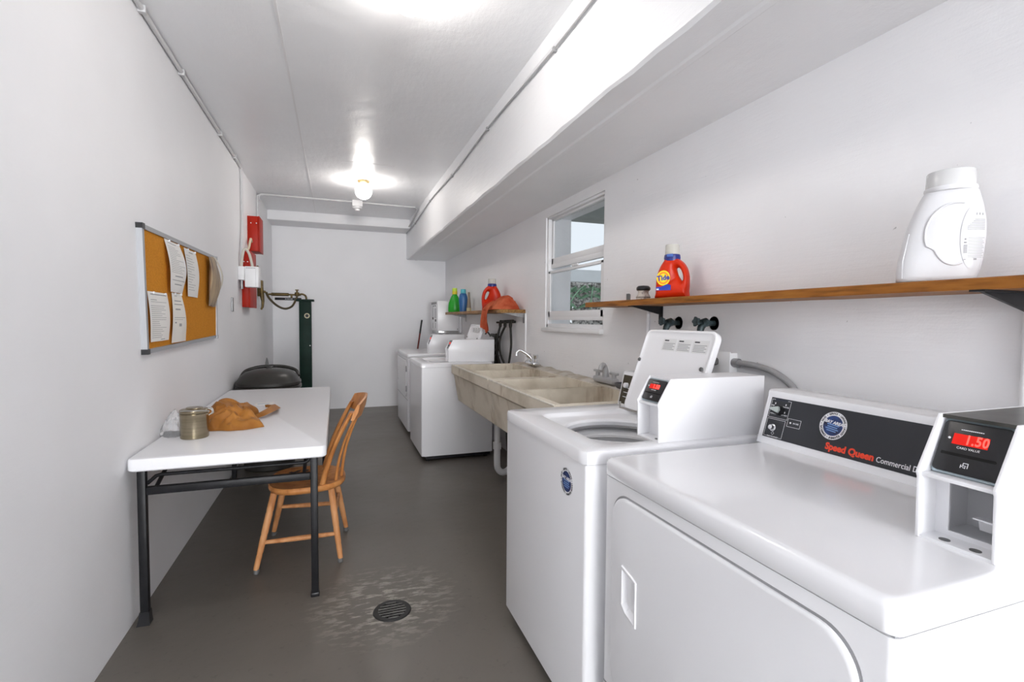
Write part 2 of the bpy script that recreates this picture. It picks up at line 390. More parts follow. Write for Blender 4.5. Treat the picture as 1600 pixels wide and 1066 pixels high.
for k in range(16):
    a = 2 * pi * k / 16 + .2; pts = []
    for t in range(7):
        u = t / 6; pts.append(Vector((PTX + cos(a) * 1.5 * u, PTY + sin(a) * 1.5 * u, 2.25 + .25 * u - 1.0 * u * u)))
    lf.tube(pts, [.02] * 6 + [.005], seg=5)
    for t in range(1, 6):
        for sgn in (-1, 1):
            p = pts[t]; d = Vector((-sin(a) * sgn, cos(a) * sgn, -.4)).normalized() + Vector((cos(a), sin(a), 0)) * .5
            q = p + d * .35; e = Vector((0, 0, .03)); lf.add([p - e, q, p + e, p + d * .15 + Vector((0, 0, .06))], [(0, 1, 3), (3, 1, 2)])
lf.build('fronds', M_LEAF, pt)
sh = B()
for k in range(420):
    p = Vector((4.9 + random.random() * 1.7, 13.2 + random.random() * .8, -.1 + random.random() * 2.2)); d = Vector((random.random() - .5, random.random() - .5, random.random() * .8)).normalized(); e = d.cross(Vector((0, 0, 1))).normalized() * .07
    sh.add([p - d * .16, p - e, p + d * .2, p + e], [(0, 1, 2), (0, 2, 3)])
sh.tube([(5.7, 13.6, -.12), (5.7, 13.6, 1.9)], .04, seg=8)
tag(sh.build('garden_shrub', M_LEAF), 'green leafy shrub left of the palm trunk outside the window', 'shrub')

# ------------------------------------------------------------------ ceiling lamps
def lamp(x, y, label):
    t = thing('globe_lamp', (x, y, CZ), label, 'lamp')
    B().lathe([(.001, 0), (.064, 0), (.064, -.012), (.052, -.028), (.046, -.034), (.001, -.034)], (x, y, CZ)).build('lamp_base', M_BRASS, t)
    R = .088; c = -.034 - R * cos(radians(28)); prof = []
    for k in range(17):
        a = radians(28 + 152 * k / 16); prof.append((max(R * sin(a), .0005), c + R * cos(a)))
    B().lathe(prof, (x, y, CZ)).build('globe', M_GLOBE, t)
lamp(.290, 5.66, 'lit round globe lamp far down the ceiling near the end wall')
lamp(.303, 2.18, 'lit round globe lamp on the near ceiling, cut by the top of the photo')

# ------------------------------------------------------------------ conduits
cd = thing('ceiling_conduit', (LW + .014, 3.0, CZ - .014), 'grey electrical conduit along the left wall and ceiling joint dropping to red boxes', 'conduit')
B().tube([(LW + .016, NE, CZ - .016), (LW + .016, 5.44, CZ - .016), (LW + .016, 5.52, CZ - .03), (LW + .016, 5.545, CZ - .10), (LW + .016, 5.545, 2.30), (LW + .016, 5.50, 2.16), (LW + .02, 5.45, 2.0), (LW + .02, 5.44, 1.89)], .0125).build('pipe', M_CONDUIT, cd)
for y in (1.4, 2.9, 3.55, 4.6, 5.2): B().box(LW, LW + .034, y - .012, y + .012, CZ - .034, CZ, bev=.002).build('clamp', M_CONDUIT, cd)
c2 = B().tube([(LW + .014, 6.60, 2.49), (LW + .014, 6.60, CZ - .05), (LW + .05, 6.64, CZ - .014), (-.5, 6.655, CZ - .013), (.26, 6.67, CZ - .013), (1.0, 6.69, CZ - .014), (BX - .03, 6.75, CZ - .03), (BX - .028, 7.4, CZ - .10), (BX - .02, 7.9, 2.79)], .011, smooth=0)
c2.tube([(LW + .03, 6.61, 2.80), (LW + .035, 6.62, CZ - .03), (LW + .08, 6.66, CZ - .02), (-.55, 6.665, CZ - .018)], .009)
tag(c2.build('end_conduit', M_CONDUIT), 'grey conduit crossing the ceiling in front of the end beam', 'conduit')
c3 = B(); pts = []
for i in range(30):
    y = -.6 + (8.0 + .6) * i / 29; pts.append((BX - .012, y, CZ - .105 - .012 * sin(i * .8) - (.05 * max(0, (y - 6) / 2))))
c3.tube(pts, .0065, seg=8)
for i in range(2, 29, 4):
    x, y, z = pts[i]; c3.box(BX - .02, BX, y - .01, y + .01, z - .012, z + .012)
tag(c3.build('beam_cable', M_CONDUITG), 'thin grey cable clipped along the upper left face of the long beam', 'cable')
sb = thing('ceiling_sensor', (.262, 6.66, CZ), 'small white box with round sensor on the ceiling behind the far lamp', 'sensor')
B().box(.20, .325, 6.60, 6.72, CZ - .075, CZ, bev=.006).build('housing', M_TRIM, sb)
B().lathe([(.001, 0), (.058, 0), (.056, -.02), (.035, -.028), (.033, -.05), (.001, -.052)], (.262, 6.66, CZ - .075)).build('sensor_head', M_TRIM, sb)

def pipe_thing(name, pts, r, m, label, cat='conduit', smooth=0):
    return tag(B().tube(pts, r, smooth=smooth).build(name, m), label, cat)
pipe_thing('wall_conduit', [(RW - .010, 2.43, 1.49), (RW - .010, 2.43, .2)], .010, M_WALL, 'white painted conduit running down the wall under the long shelf left end')
pipe_thing('wall_conduit', [(RW - .012, .76, 1.43), (RW - .012, .76, .2)], .013, M_WALL, 'white painted conduit down the wall under the large white jug')
pipe_thing('wall_conduit', [(RW - .003, 4.40, 1.46), (RW - .003, 4.40, .3)], .010, M_BLOCK, 'white painted pipe down the wall beside the far laundry tub faucet')

# ------------------------------------------------------------------ left wall things
bd = thing('cork_board', (LW, 3.55, 1.2), 'cork notice board in aluminium frame on the left wall', 'notice board')
# board hangs slightly askew
BQ = [Vector((LW + .012, 2.80, 1.842)), Vector((LW + .012, 4.36, 1.862)), Vector((LW + .012, 4.34, 1.245)), Vector((LW + .012, 2.835, 1.222))]
def bq(u, v, d=0.):
    p = (BQ[0] * (1 - u) + BQ[1] * u) * (1 - v) + (BQ[3] * (1 - u) + BQ[2] * u) * v
    return Vector((p.x + d, p.y, p.z))
def quadslab(b, us, d0, d1, m=0):
    P = [bq(u, v) for u, v in us]
    b.add([(p.x + d0, p.y, p.z) for p in P] + [(p.x + d1, p.y, p.z) for p in P], [(3, 2, 1, 0), (4, 5, 6, 7), (0, 1, 5, 4), (1, 2, 6, 5), (2, 3, 7, 6), (3, 0, 4, 7)], m)
q = B(); quadslab(q, [(.01, .02), (.99, .02), (.99, .98), (.01, .98)], -.012, .006); q.build('cork_panel', M_CORK, bd)
q = B()
quadslab(q, [(0, 0), (1, 0), (1, .035), (0, .035)], -.012, .014); quadslab(q, [(0, .965), (1, .965), (1, 1), (0, 1)], -.012, .014)
quadslab(q, [(0, .035), (.0165, .035), (.0165, .965), (0, .965)], -.012, .014); quadslab(q, [(.985, .035), (1, .035), (1, .965), (.985, .965)], -.012, .014)
q.build('frame', M_ALU, bd)
for u0, v0 in ((-.002, -.006), (.98, -.006), (-.002, .965), (.98, .965)):
    q = B(); quadslab(q, [(u0, v0), (u0 + .022, v0), (u0 + .022, v0 + .041), (u0, v0 + .041)], -.012, .017); q.build('corner_cap', M_BLACK if u0 < .5 else M_ALU, bd)

def paper(y0, y1, ztop, zbot, lean, curl, label, lines, mt=M_PAPER, narrow=0., seed=0):
    """sheet pinned to the cork: y0..y1 wide, curls off the board; print as thin bars in its own mesh"""
    rnd = random.Random(seed)
    X = LW + .0205; nu, nv = 8, 24
    def P(u, v, d=0.):
        y = y0 + (y1 - y0) * (u + narrow * (.5 - u) * v) + lean * v * (ztop - zbot)
        z = ztop + (zbot - ztop) * v
        bulge = curl * sin(pi * v) * (.4 + .6 * u) + .012 * v * (1 - u) * curl / .03 + .02 * max(0, v - .85) * curl / .03
        return (X + bulge + d + .0015 * sin(9 * u + 3 * v), y, z)
    b = B(); vs = []; fs = []
    for k, d in ((0, 0.), (1, .0008)):
        for i in range(nv + 1):
            for j in range(nu + 1): vs.append(P(j / nu, i / nv, d))
    N = (nv + 1) * (nu + 1)
    for i in range(nv):
        for j in range(nu):
            a = i * (nu + 1) + j; fs.append((a, a + 1, a + nu + 2, a + nu + 1)); fs.append((N + a, N + a + nu + 1, N + a + nu + 2, N + a + 1))
    for i in range(nv):
        a = i * (nu + 1); fs.append((a, a + nu + 1, N + a + nu + 1, N + a)); a += nu; fs.append((a, N + a, N + a + nu + 1, a + nu + 1))
    for j in range(nu):
        fs.append((j, N + j, N + j + 1, j + 1)); a = nv * (nu + 1) + j; fs.append((a, a + 1, N + a + 1, N + a))
    b.add(vs, fs, 0)
    for (v, u0, u1, th) in lines:
        n = 6; row = [P(u0 + (u1 - u0) * k / n, v - th / 2, .0014) for k in range(n + 1)] + [P(u0 + (u1 - u0) * k / n, v + th / 2, .0014) for k in range(n + 1)]
        b.add(row, [(k, k + 1, n + 2 + k, n + 1 + k) for k in range(n)], 1)
    t = thing('notice_sheet', (X, (y0 + y1) / 2, zbot), label, 'notice', 'notices pinned on the cork board')
    b.build('sheet', [mt, M_GREYINK], t, smooth=60)
    for u in (.2, .82): 
        p = P(u, .02); B().lathe([(.001, .012), (.006, .012), (.007, .006), (.003, .004), (.003, 0), (.001, 0)], seg=10, T=frame((p[0], p[1], p[2]), (0, 1, 0), (0, 0, 1))).build('push_pin', M_PRINT, t)
    return t
def body_lines(rnd, v0, v1, step, th=.007, u0=.08, umax=.92):
    out = []; v = v0
    while v < v1: out.append((v, u0, u0 + (umax - u0) * rnd.uniform(.45, 1.), th)); v += step
    return out
r_ = random.Random(3)
paper(3.135, 3.40, 1.822, 1.540, .13, .032, 'long curling printed sheet pinned at the top left of the cork board', [(.05, .15, .7, .014)] + body_lines(r_, .12, .62, .035) + [(.68, .3, .75, .02), (.76, .12, .95, .012), (.84, .3, .8, .018)], seed=1)
paper(3.50, 3.755, 1.822, 1.53, .11, .018, 'narrow printed list pinned at the top middle of the cork board', [(.06, .35, .7, .02)] + body_lines(r_, .14, .86, .055, .008, .06, .7), seed=2)
paper(2.865, 3.16, 1.527, 1.277, .06, .012, 'printed notice sheet pinned at the bottom left of the cork board', [(.05, .1, .92, .02), (.16, .08, .4, .012), (.2, .08, .85, .008)] + body_lines(r_, .28, .93, .04, .008, .06, .8) + [(.965, .5, .75, .016)], seed=3)
paper(3.245, 3.42, 1.538, 1.258, .05, .016, 'cream sheet hanging below the curling sheet on the cork board', [(.06, .2, .5, .012), (.16, .15, .75, .02), (.23, .12, .8, .018), (.33, .2, .6, .028), (.5, .1, .9, .01), (.54, .1, .7, .007), (.60, .15, .28, .03), (.65, .45, .6, .06)], M_PAPER2, narrow=-.7, seed=4)
# brown paper packet hanging at the right end of the board
def packet():
    b = B(); rings = []
    for i in range(16):
        v = i / 15; z = 1.828 - .345 * v; th = .012 + .042 * sin(pi * min(1, v * .9 + .1)) ; w0 = 4.02 - .01 * v; w1 = 4.225 + .015 * v
        ring = []
        for k in range(20):
            a = 2 * pi * k / 20; u = (1 + cos(a)) / 2
            ring.append((LW + .03 + th * (.5 + .5 * sin(a)) + .004 * sin(5 * u + 7 * v), w0 + (w1 - w0) * u, z + .006 * sin(7 * u)))
        rings.append(ring)
    b.loft(rings)
    t = thing('paper_packet', (LW + .02, 4.12, 1.48), 'brown crumpled packet in clear plastic hanging at the right of the cork board', 'packet')
    b.build('packet_body', mat('packet_brown', (.40, .30, .19), .5, col2=(.16, .12, .10), vscale=5, stretch=(1, 9, 1), ramp=(.38, .62)), t, smooth=60)
    c = B(); rings = []
    for i in range(10):
        v = i / 9; z = 1.850 - .30 * v
        rings.append([(LW + .034 + .05 * sin(pi * v) + .004 * sin(6 * k), 4.225 + .07 * k / 5 * (1 - .25 * v) , z) for k in range(6)] + [(LW + .031 + .05 * sin(pi * v), 4.225 + .07 * k / 5 * (1 - .25 * v), z) for k in range(5, -1, -1)])
    c.loft(rings); c.build('plastic_sleeve', mat('yellowed_film', (.72, .66, .52), .3, trans=.3), t, smooth=60)
packet()

# red boxes, white junction box, wall plate
def redbox(y0, y1, x1, z0, z1, label):
    t = thing('red_metal_box', (LW, (y0 + y1) / 2, z0), label, 'electrical box')
    B().box(LW, x1 - .012, y0, y1, z0, z1, bev=.003).build('body', M_REDBOX, t)
    B().box(x1 - .012, x1, y0 - .003, y1 + .003, z0 - .003, z1 + .003, bev=.003).build('cover', M_REDBOX, t)
    for fx, fz in ((.3, .8), (.75, .8)):
        b = B(); b.lathe([(.001, -.003), (.006, -.003), (.006, 0), (.001, .001)], seg=10, T=frame((LW + (x1 - LW) * fx, y0 - .001, z0 + (z1 - z0) * fz), (1, 0, 0), (0, 0, 1)))
        b.build('screw', M_PRINT, t)
    return t
ra = redbox(5.955, 6.23, -.768, 2.115, 2.488, 'red metal electrical box mounted highest on the left wall near the corner')
rb = redbox(5.575, 6.00, -.812, 1.508, 2.075, 'tall red metal electrical box behind the white junction box')
B().tube([(-.845, 5.945, 2.21), (-.845, 5.90, 2.235), (-.845, 5.86, 2.21), (-.85, 5.80, 2.13), (-.86, 5.77, 2.096)], .012, smooth=4).build('flex_lead', mat('cream_flex', (.62, .52, .38), .5), ra)
jb = thing('junction_box', (LW, 5.45, 1.70), 'white junction box on the left wall in front of the tall red box', 'electrical box')
B().box(LW, -.832, 5.37, 5.52, 1.765, 1.895, bev=.004).build('back_box', M_TRIM, jb)
cov = B().box(-.832, -.712, 5.405, 5.55, 1.70, 1.90, bev=.004, m=0)
for k in range(6): cov.box(-.818 + k * .014, -.810 + k * .014, 5.4035, 5.406, 1.880, 1.888, 1)
cov.box(-.737, -.736, 5.4037, 5.406, 1.702, 1.88, 1)
cov.build('cover', [M_TRIM, M_GREYINK], jb)
B().tube([(-.865, 5.43, 1.89), (-.85, 5.43, 2.02), (-.83, 5.44, 2.07), (-.80, 5.46, 2.03), (-.78, 5.48, 1.94), (-.775, 5.48, 1.90)], .013, smooth=5).build('flex_lead', mat('pale_flex', (.58, .55, .48), .5), jb)
B().tube([(-.862, 5.42, 1.765), (-.862, 5.42, 1.68)], .014).build('stub_pipe', M_GALV, jb)
wp = thing('wall_plate', (LW, 5.05, 1.455), 'small grey metal plate on the left wall below the cork board end', 'wall plate')
B().box(LW, LW + .012, 5.02, 5.08, 1.455, 1.582, bev=.003).build('plate', M_GALV, wp)
# brass nozzle hanging on the left wall near the corner
nz_ = thing('hose_nozzle', (LW, 6.6, 1.50), 'old brass hose nozzle hanging on the left wall below the red boxes', 'nozzle')
B().box(LW, LW + .06, 6.60, 6.67, 1.66, 1.85, bev=.006).build('bracket', M_BRASS, nz_)
B().box(LW, LW + .02, 6.56, 6.62, 1.90, 2.02, bev=.004).build('hook_plate', M_BRASS, nz_)
b = B().tube([(LW + .045, 6.59, 1.76), (LW + .05, 6.59, 1.68), (LW + .06, 6.59, 1.60), (LW + .055, 6.59, 1.53), (LW + .04, 6.59, 1.50)], [.022, .026, .018, .014, .010])
b.tube([(LW + .05, 6.59, 1.72), (LW + .09, 6.60, 1.71)], .014)
b.build('nozzle_body', M_BRASS, nz_)

# green post
PX, PY = -.405, 7.50
gp = thing('green_post', (PX, PY, 0), 'dark green square metal post standing at the end wall behind the table', 'post')
B().box(PX - .078, PX + .078, PY - .078, PY + .078, .012, 1.635, bev=.005).build('column', M_DGREEN, gp)
B().box(PX - .12, PX + .12, PY - .12, PY + .12, 0, .014, bev=.003).build('base_plate', M_DGREEN, gp)
B().box(PX - .115, PX + .115, PY - .10, PY + .10, 1.635, 1.662, bev=.004).build('cap', M_DGREEN, gp)
bb = B().lathe([(.001, .006), (.034, .006), (.036, 0), (.001, 0)], seg=24, T=frame((PX + .024, PY - .0785, 1.435), (1, 0, 0), (0, 0, 1)), m=0)
bb.lathe([(.020, .0075), (.022, .0075), (.022, .005), (.020, .005)], seg=24, T=frame((PX + .024, PY - .0785, 1.435), (1, 0, 0), (0, 0, 1)), m=1)
bb.box(PX + .014, PX + .034, PY - .0862, PY - .084, 1.430, 1.440, 1)
bb.build('badge', [M_CREAM, M_INK], gp)
B().lathe([(.001, .006), (.006, .006), (.006, 0), (.001, 0)], seg=10, T=frame((PX + .06, PY - .0785, 1.02), (1, 0, 0), (0, 0, 1))).build('screw', M_STEEL, gp)
b = B().box(-.79, PX - .05, PY - .02, PY + .02, 1.648, 1.682, bev=.004); 
for k in range(5): b.box(-.66 + k * .02, -.65 + k * .02, PY - .0212, PY - .019, 1.660, 1.668, 1)
b.build('black_arm', [M_BLKSTEEL, M_PRINT], gp)
b = B().tube([(-.87, PY, 1.725), (-.84, PY, 1.725), (-.83, PY, 1.725), (-.62, PY, 1.725), (-.61, PY, 1.725), (-.46, PY, 1.723)], [.012, .012, .022, .022, .012, .012])
b.tube([(-.58, PY, 1.725), (-.58, PY, 1.68)], .014); b.lathe([(.001, -.03), (.028, -.025), (.034, 0), (.028, .025), (.001, .03)], (-.51, PY, 1.732), seg=16); b.lathe([(.001, 0), (.012, 0), (.012, .05), (.024, .052), (.024, .062), (.001, .063)], (-.51, PY, 1.735), seg=14)
b.tube([(-.48, PY, 1.73), (-.44, PY, 1.735), (-.40, PY, 1.71), (-.39, PY, 1.662)], .013, smooth=4)
b.build('valve_pipe', M_BRASS, gp)
B().tube([(LW + .095, 6.618, 1.705), (-.77, 6.72, 1.64), (-.71, 6.95, 1.56), (-.64, 7.2, 1.525), (-.57, 7.38, 1.56), (-.53, 7.47, 1.64), (-.51, 7.50, 1.70)], .014, smooth=6).build('hose', mat('brown_hose', (.10, .075, .035), .5), gp)

# broom stick in the far corner
br = thing('broom', (1.08, 7.9, 0), 'dark red broom handle leaning on the end wall behind the far dryer', 'broom')
B().tube([(1.085, 7.82, .12), (1.262, 7.95, 1.17)], .0125).build('handle', M_BROOM, br)
B().tube([(1.262, 7.95, 1.17), (1.297, 7.975, 1.385)], .0135).build('grip', M_BLACK, br)
b = B().loft([[(1.085 + dx * sx, 7.82 + dy * sy, z) for dx, dy in ((-1, -1), (1, -1), (1, 1), (-1, 1))] for z, sx, sy in ((0, .15, .05), (.08, .13, .03), (.14, .05, .02))]); b.build('broom_head', mat('broom_straw', (.35, .25, .10), .9, var=.4, vscale=40), br)

# ------------------------------------------------------------------ table
TX0, TX1, TY0, TY1, TZ = -.876, -.050, 2.585, 4.83, .773
tb = thing('folding_table', ((TX0 + TX1) / 2, 3.7, 0), 'white plastic folding table with black steel legs along the left wall', 'table')
b = B(); rings = []
for ins, z in ((.03, TZ - .058), (.006, TZ - .058), (0, TZ - .052), (0, TZ - .010), (.003, TZ - .003), (.010, TZ)):
    rings.append([(x, y, z) for x, y in rrect(TX0 + ins, TX1 - ins, TY0 + ins, TY1 - ins, .03 - ins * .5)])
b.loft(rings); b.build('tabletop', M_TABLE, tb)
for yl, s in ((TY0 + .05, 1), (TY1 - .10, -1)):
    for xl in (TX0 + .045, TX1 - .06):
        l = B().box(xl - .017, xl + .017, yl - .017, yl + .017, .012, TZ - .058, bev=.005); ob = l.build('leg', M_BLKSTEEL, tb)
        f = B()
        if s > 0 and xl < -.5: f.loft([[(xl - .03, yl - .024, 0), (xl + .022, yl - .024, 0), (xl + .022, yl + .024, 0), (xl - .03, yl + .024, 0)], [(xl - .022, yl - .02, .03), (xl + .02, yl - .02, .03), (xl + .02, yl + .02, .03), (xl - .022, yl + .02, .03)], [(xl - .019, yl - .019, .06), (xl + .019, yl - .019, .06), (xl + .019, yl + .019, .06), (xl - .019, yl + .019, .06)]])
        else: f.box(xl - .021, xl + .021, yl - .021, yl + .021, 0, .022, bev=.005)
        f.build('foot', M_BLACK, tb)
    xa, xb = TX0 + .062, TX1 - .077
    B().box(xa, xb, yl - .014, yl + .014, .596, .632, bev=.004).build('cross_rail', M_BLKSTEEL, tb)
    B().tube([(xa - .005, yl + s * .024, .64), (xa + .03, yl + s * .024, .672), (xa + .05, yl + s * .024, .677), (xb - .03, yl + s * .024, .677), (xb - .012, yl + s * .024, .684), (xb - .004, yl + s * .024, .70), (xb - .004, yl + s * .024, TZ - .058)], .0085).build('pivot_rod', M_BLKSTEEL, tb)
    for xx in (xa + .03, xb - .03):
        B().tube([(xx, yl, .615), (xx, yl + s * .30, TZ - .06)], .009).build('brace', M_BLKSTEEL, tb)
B().box(TX1 - .02, TX1 - .006, TY0 + .25, TY1 - .25, TZ - .085, TZ - .05, bev=.003).build('side_rail', M_BLKSTEEL, tb)

# canister
CX, CY, Z0 = -.703, 2.975, TZ
cn = thing('metal_canister', (CX, CY, Z0), 'round brushed metal canister with clamp lid on the near end of the table', 'canister')
B().lathe([(.001, 0), (.062, 0), (.065, .004), (.065, .118), (.067, .122), (.067, .128), (.063, .130), (.001, .130)], (CX, CY, Z0), seg=40).build('body', M_CAN, cn)
B().lathe([(.064, .130), (.066, .133), (.066, .146), (.060, .150), (.040, .153), (.036, .158), (.001, .159)], (CX, CY, Z0), seg=40).build('lid', M_CAN, cn)
b = B().tube([(CX + .068, CY - .01, Z0 + .115), (CX + .083, CY - .01, Z0 + .128), (CX + .082, CY - .01, Z0 + .142), (CX + .066, CY - .01, Z0 + .15)], .003, smooth=4, seg=8)
b.tube([(CX + .068, CY + .012, Z0 + .115), (CX + .084, CY + .012, Z0 + .124), (CX + .080, CY + .012, Z0 + .146), (CX + .066, CY + .012, Z0 + .15)], .003, smooth=4, seg=8)
b.tube([(CX - .05, CY - .05, Z0 + .148), (CX + .02, CY - .068, Z0 + .15), (CX + .075, CY - .03, Z0 + .14)], .003, smooth=5, seg=8)
b.build('clasp', M_STEEL, cn)

# crumpled blobs
def gh(cx, cy, s, h): return lambda x, y: h * math.exp(-((x - cx) ** 2 + (y - cy) ** 2) / s ** 2)
def crumple(outline, hfun, z0, fold=.03, fs=9., seed=0, nr=34, na=150, m=None, name='x', parent=None, tuck=.012):
    c = (sum(p[0] for p in outline) / len(outline), sum(p[1] for p in outline) / len(outline))
    # polar samples of the (star shaped) outline
    ring = []
    m_ = len(outline); ang = sorted([(atan2(p[1] - c[1], p[0] - c[0]), hypot(p[0] - c[0], p[1] - c[1])) for p in outline])
    for k in range(na):
        a = -pi + 2 * pi * k / na
        for i in range(m_):
            a0, r0 = ang[i]; a1, r1 = ang[(i + 1) % m_]
            if i == m_ - 1: a1 += 2 * pi
            aa = a if a >= a0 else a + 2 * pi
            if a0 <= aa <= a1:
                t = (aa - a0) / max(1e-6, a1 - a0); t = t * t * (3 - 2 * t); ring.append((a, r0 + (r1 - r0) * t)); break
        else: ring.append((a, ang[0][1]))
    rings = []
    for i in range(nr + 1):
        u = 1 - i / nr; rr = []
        for a, r in ring:
            x = c[0] + r * u * cos(a); y = c[1] + r * u * sin(a)
            e = (1 - u ** 3) ** .75
            q = Vector((x * fs, y * fs, seed)); w = Vector((noise.noise(q * .7), noise.noise(q * .7 + Vector((9, 2, 1))), 0)) * 1.2
            rd = 1 - abs(noise.noise(q + w)) * 2.2; rd2 = 1 - abs(noise.noise((q + w) * 2.1 + Vector((3, 3, 3)))) * 2.6
            h = e * hfun(x, y) + e ** .4 * (fold * rd + fold * .5 * rd2) * min(1, e * 3)
            rr.append((x + .012 * noise.noise(q * 2), y + .012 * noise.noise(q * 2 + Vector((5, 5, 5))), z0 + max(.002, h) + (0 if i else 0)))
        rings.append(rr)
    base = [(c[0] + (p[0] - c[0]) * .96, c[1] + (p[1] - c[1]) * .96, z0) for p in rings[0]]
    b = B().loft([base] + rings, cap0=True, cap1=True)
    return b
ol = [(-.765, 3.30), (-.71, 3.12), (-.63, 3.10), (-.52, 3.07), (-.405, 3.13), (-.46, 3.26), (-.50, 3.36), (-.47, 3.50), (-.56, 3.62), (-.68, 3.62), (-.75, 3.48)]
gs_ = [gh(-.69, 3.44, .10, .085), gh(-.58, 3.50, .11, .07), gh(-.66, 3.25, .09, .05), gh(-.53, 3.30, .07, .055), gh(-.50, 3.16, .08, .035)]
b = crumple(ol, lambda x, y: .035 + .55 * sum(g(x, y) for g in gs_), TZ, .034, 8.0, 3, nr=70, na=240)
bg = thing('cloth_bag', (-.6, 3.35, TZ), 'crumpled tan brown cloth bag lying on the white table', 'bag')
b.build('bag_body', M_BAG, bg, smooth=40)
b = B(); rings = []
for i in range(26):
    t = i / 25; x = -.50 + .10 * sin(pi * t * .85) ** 1.2; y = 3.36 + .44 * t - .05 * sin(2 * pi * t); z = TZ + .004 + .022 * sin(pi * min(1, t * 1.2)) ** 2
    w = .030 - .010 * abs(sin(5 * t)); rings.append([(x - .012 + .03 * sin(3 * t), y, z), (x + .012 + .03 * sin(3 * t), y, z + .003), (x + .006, y, z + w), (x - .012, y, z + w * .9)])
b.loft(rings); b.build('strap', M_BAG, bg, smooth=50)
# clear wrapper behind the canister
b = crumple([(-.865, 3.04), (-.80, 2.99), (-.778, 3.05), (-.79, 3.13), (-.86, 3.15)], gh(-.82, 3.1, .07, .11), TZ, .018, 22, 5, nr=20, na=70)
tag(b.build('plastic_wrapper', M_CLEAR, smooth=50), 'crumpled clear plastic wrapper behind the metal canister by the wall', 'wrapper')
pp = thing('paper_slip', (-.48, 4.0, TZ), 'small white paper slip beyond the tan bag on the table', 'paper')
b = B().box(-.56, -.44, 3.93, 4.03, TZ, TZ + .004, bev=.001); b.box(-.54, -.46, 3.95, 3.965, TZ + .004, TZ + .0045, 1); b.build('slip', [M_PAPER, mat('pale_blue_print', (.25, .4, .6), .6)], pp)
tag(B().lathe([(.001, 0), (.016, 0), (.018, .012), (.012, .02), (.001, .022)], (-.585, 3.86, TZ), seg=14).build('bottle_cap', M_BROOM), 'small dark red cap on the table beside the paper slip', 'cap')

# rubbish bin behind the table
KX, KY = -.60, 5.135
kn = thing('rubbish_bin', (KX, KY, 0), 'dark plastic rubbish bin with domed lid behind the table end', 'bin')
def sup(rx, ry, e, n=48): return [(abs(cos(2 * pi * k / n)) ** (2 / e) * (1 if cos(2 * pi * k / n) >= 0 else -1) * rx, abs(sin(2 * pi * k / n)) ** (2 / e) * (1 if sin(2 * pi * k / n) >= 0 else -1) * ry) for k in range(n)]
def ringz(rx, ry, z, e=2.6): return [(KX + x, KY + y, z) for x, y in sup(rx, ry, e)]
B().loft([ringz(.20, .20, 0), ringz(.215, .21, .01), ringz(.255, .25, .70), ringz(.262, .258, .74), ringz(.25, .24, .74)]).build('bin_body', M_DARKLID, kn)
B().loft([ringz(.272, .27, .735), ringz(.282, .278, .745), ringz(.282, .278, .768), ringz(.270, .268, .778), ringz(.278, .275, .785), ringz(.278, .275, .808), ringz(.262, .26, .825), ringz(.24, .235, .862), ringz(.20, .19, .895), ringz(.13, .12, .918), ringz(.05, .05, .927)]).build('domed_lid', M_DARKLID, kn)
b = B()
b.tube([(KX - .25, KY + .10, .84), (KX - .22, KY + .16, .89), (KX - .12, KY + .19, .922), (KX, KY + .20, .93), (KX + .12, KY + .19, .922), (KX + .22, KY + .16, .89), (KX + .25, KY + .10, .84)], .016, smooth=5)
b.build('lid_bail', M_DARKLID, kn)
B().box(KX - .025, KX + .025, KY - .02, KY + .21, .912, .938, bev=.008).build('lid_strap', M_DARKLID, kn)
B().loft([[(KX - .04 + dx * w, KY + .2 + dy * .008, z) for dx, dy in ((-1, -1), (1, -1), (1, 1), (-1, 1))] for z, w in ((.90, .02), (.96, .014), (1.0, .007), (1.015, .002))]).build('hinge_tab', M_RUBBER, kn)

# ------------------------------------------------------------------ chair
ch = thing('wooden_chair', (-.17, 3.19, 0), 'worn light brown wooden chair with turned legs pulled up to the table', 'chair')
SZ = .455
b = B(); rings = []
for s, z in ((.80, SZ - .040), (.95, SZ - .036), (1.0, SZ - .022), (1.0, SZ - .010), (.97, SZ), (.80, SZ - .004), (.5, SZ - .010), (.15, SZ - .011)):
    rings.append([(-.165 + x * s, 3.165 + y * s * (1 - .06 * (x / .2)), z) for x, y in sup(.212, .225, 2.7, 56)])
b.loft(rings); seat = b.build('seat', M_CHAIR, ch, smooth=50)
b = B().text('S', frame((-.235, 3.315, SZ - .006), (0.25, -1, 0), (1, .25, 0)), .16, 0, bold=.004); b.text("S", frame((-.285, 3.20, SZ - .006), (0.25, -1, 0), (1, .25, 0)), .14, 0, bold=.004)
b.build('stencil_letters', M_INK, ch)
def turned(p, q, r0, r1, rings_at=(.25, .55, .8), name='leg', m=M_CHAIRLEG, mid=1.12):
    P, Q = Vector(p), Vector(q); n = 40; pts = []; rad = []
    for i in range(n + 1):
        t = i / n; r = r0 + (r1 - r0) * t; r *= 1 + (mid - 1) * sin(pi * t)
        for k in rings_at:
            if abs(t - k) < .018: r *= .90
        pts.append(P.lerp(Q, t)); rad.append(r)
    return B().tube(pts, rad, seg=14).build(name, m, ch)
FT = [(-.424, 2.962), (.013, 2.958), (.052, 3.392), (-.389, 3.469)]; TP = [(-.335, 3.02), (-.035, 3.015), (-.02, 3.335), (-.30, 3.345)]
for (fx, fy), (tx, ty) in zip(FT, TP):
    turned((tx, ty, SZ - .035), (fx, fy, .022), .0185, .0140)
    P = Vector((tx, ty, SZ - .035)); Q = Vector((fx, fy, .0)); 
    B().tube([Q, Q.lerp(P, .06)], [.0145, .0155], seg=14).build('foot_cap', M_RUBBER, ch)
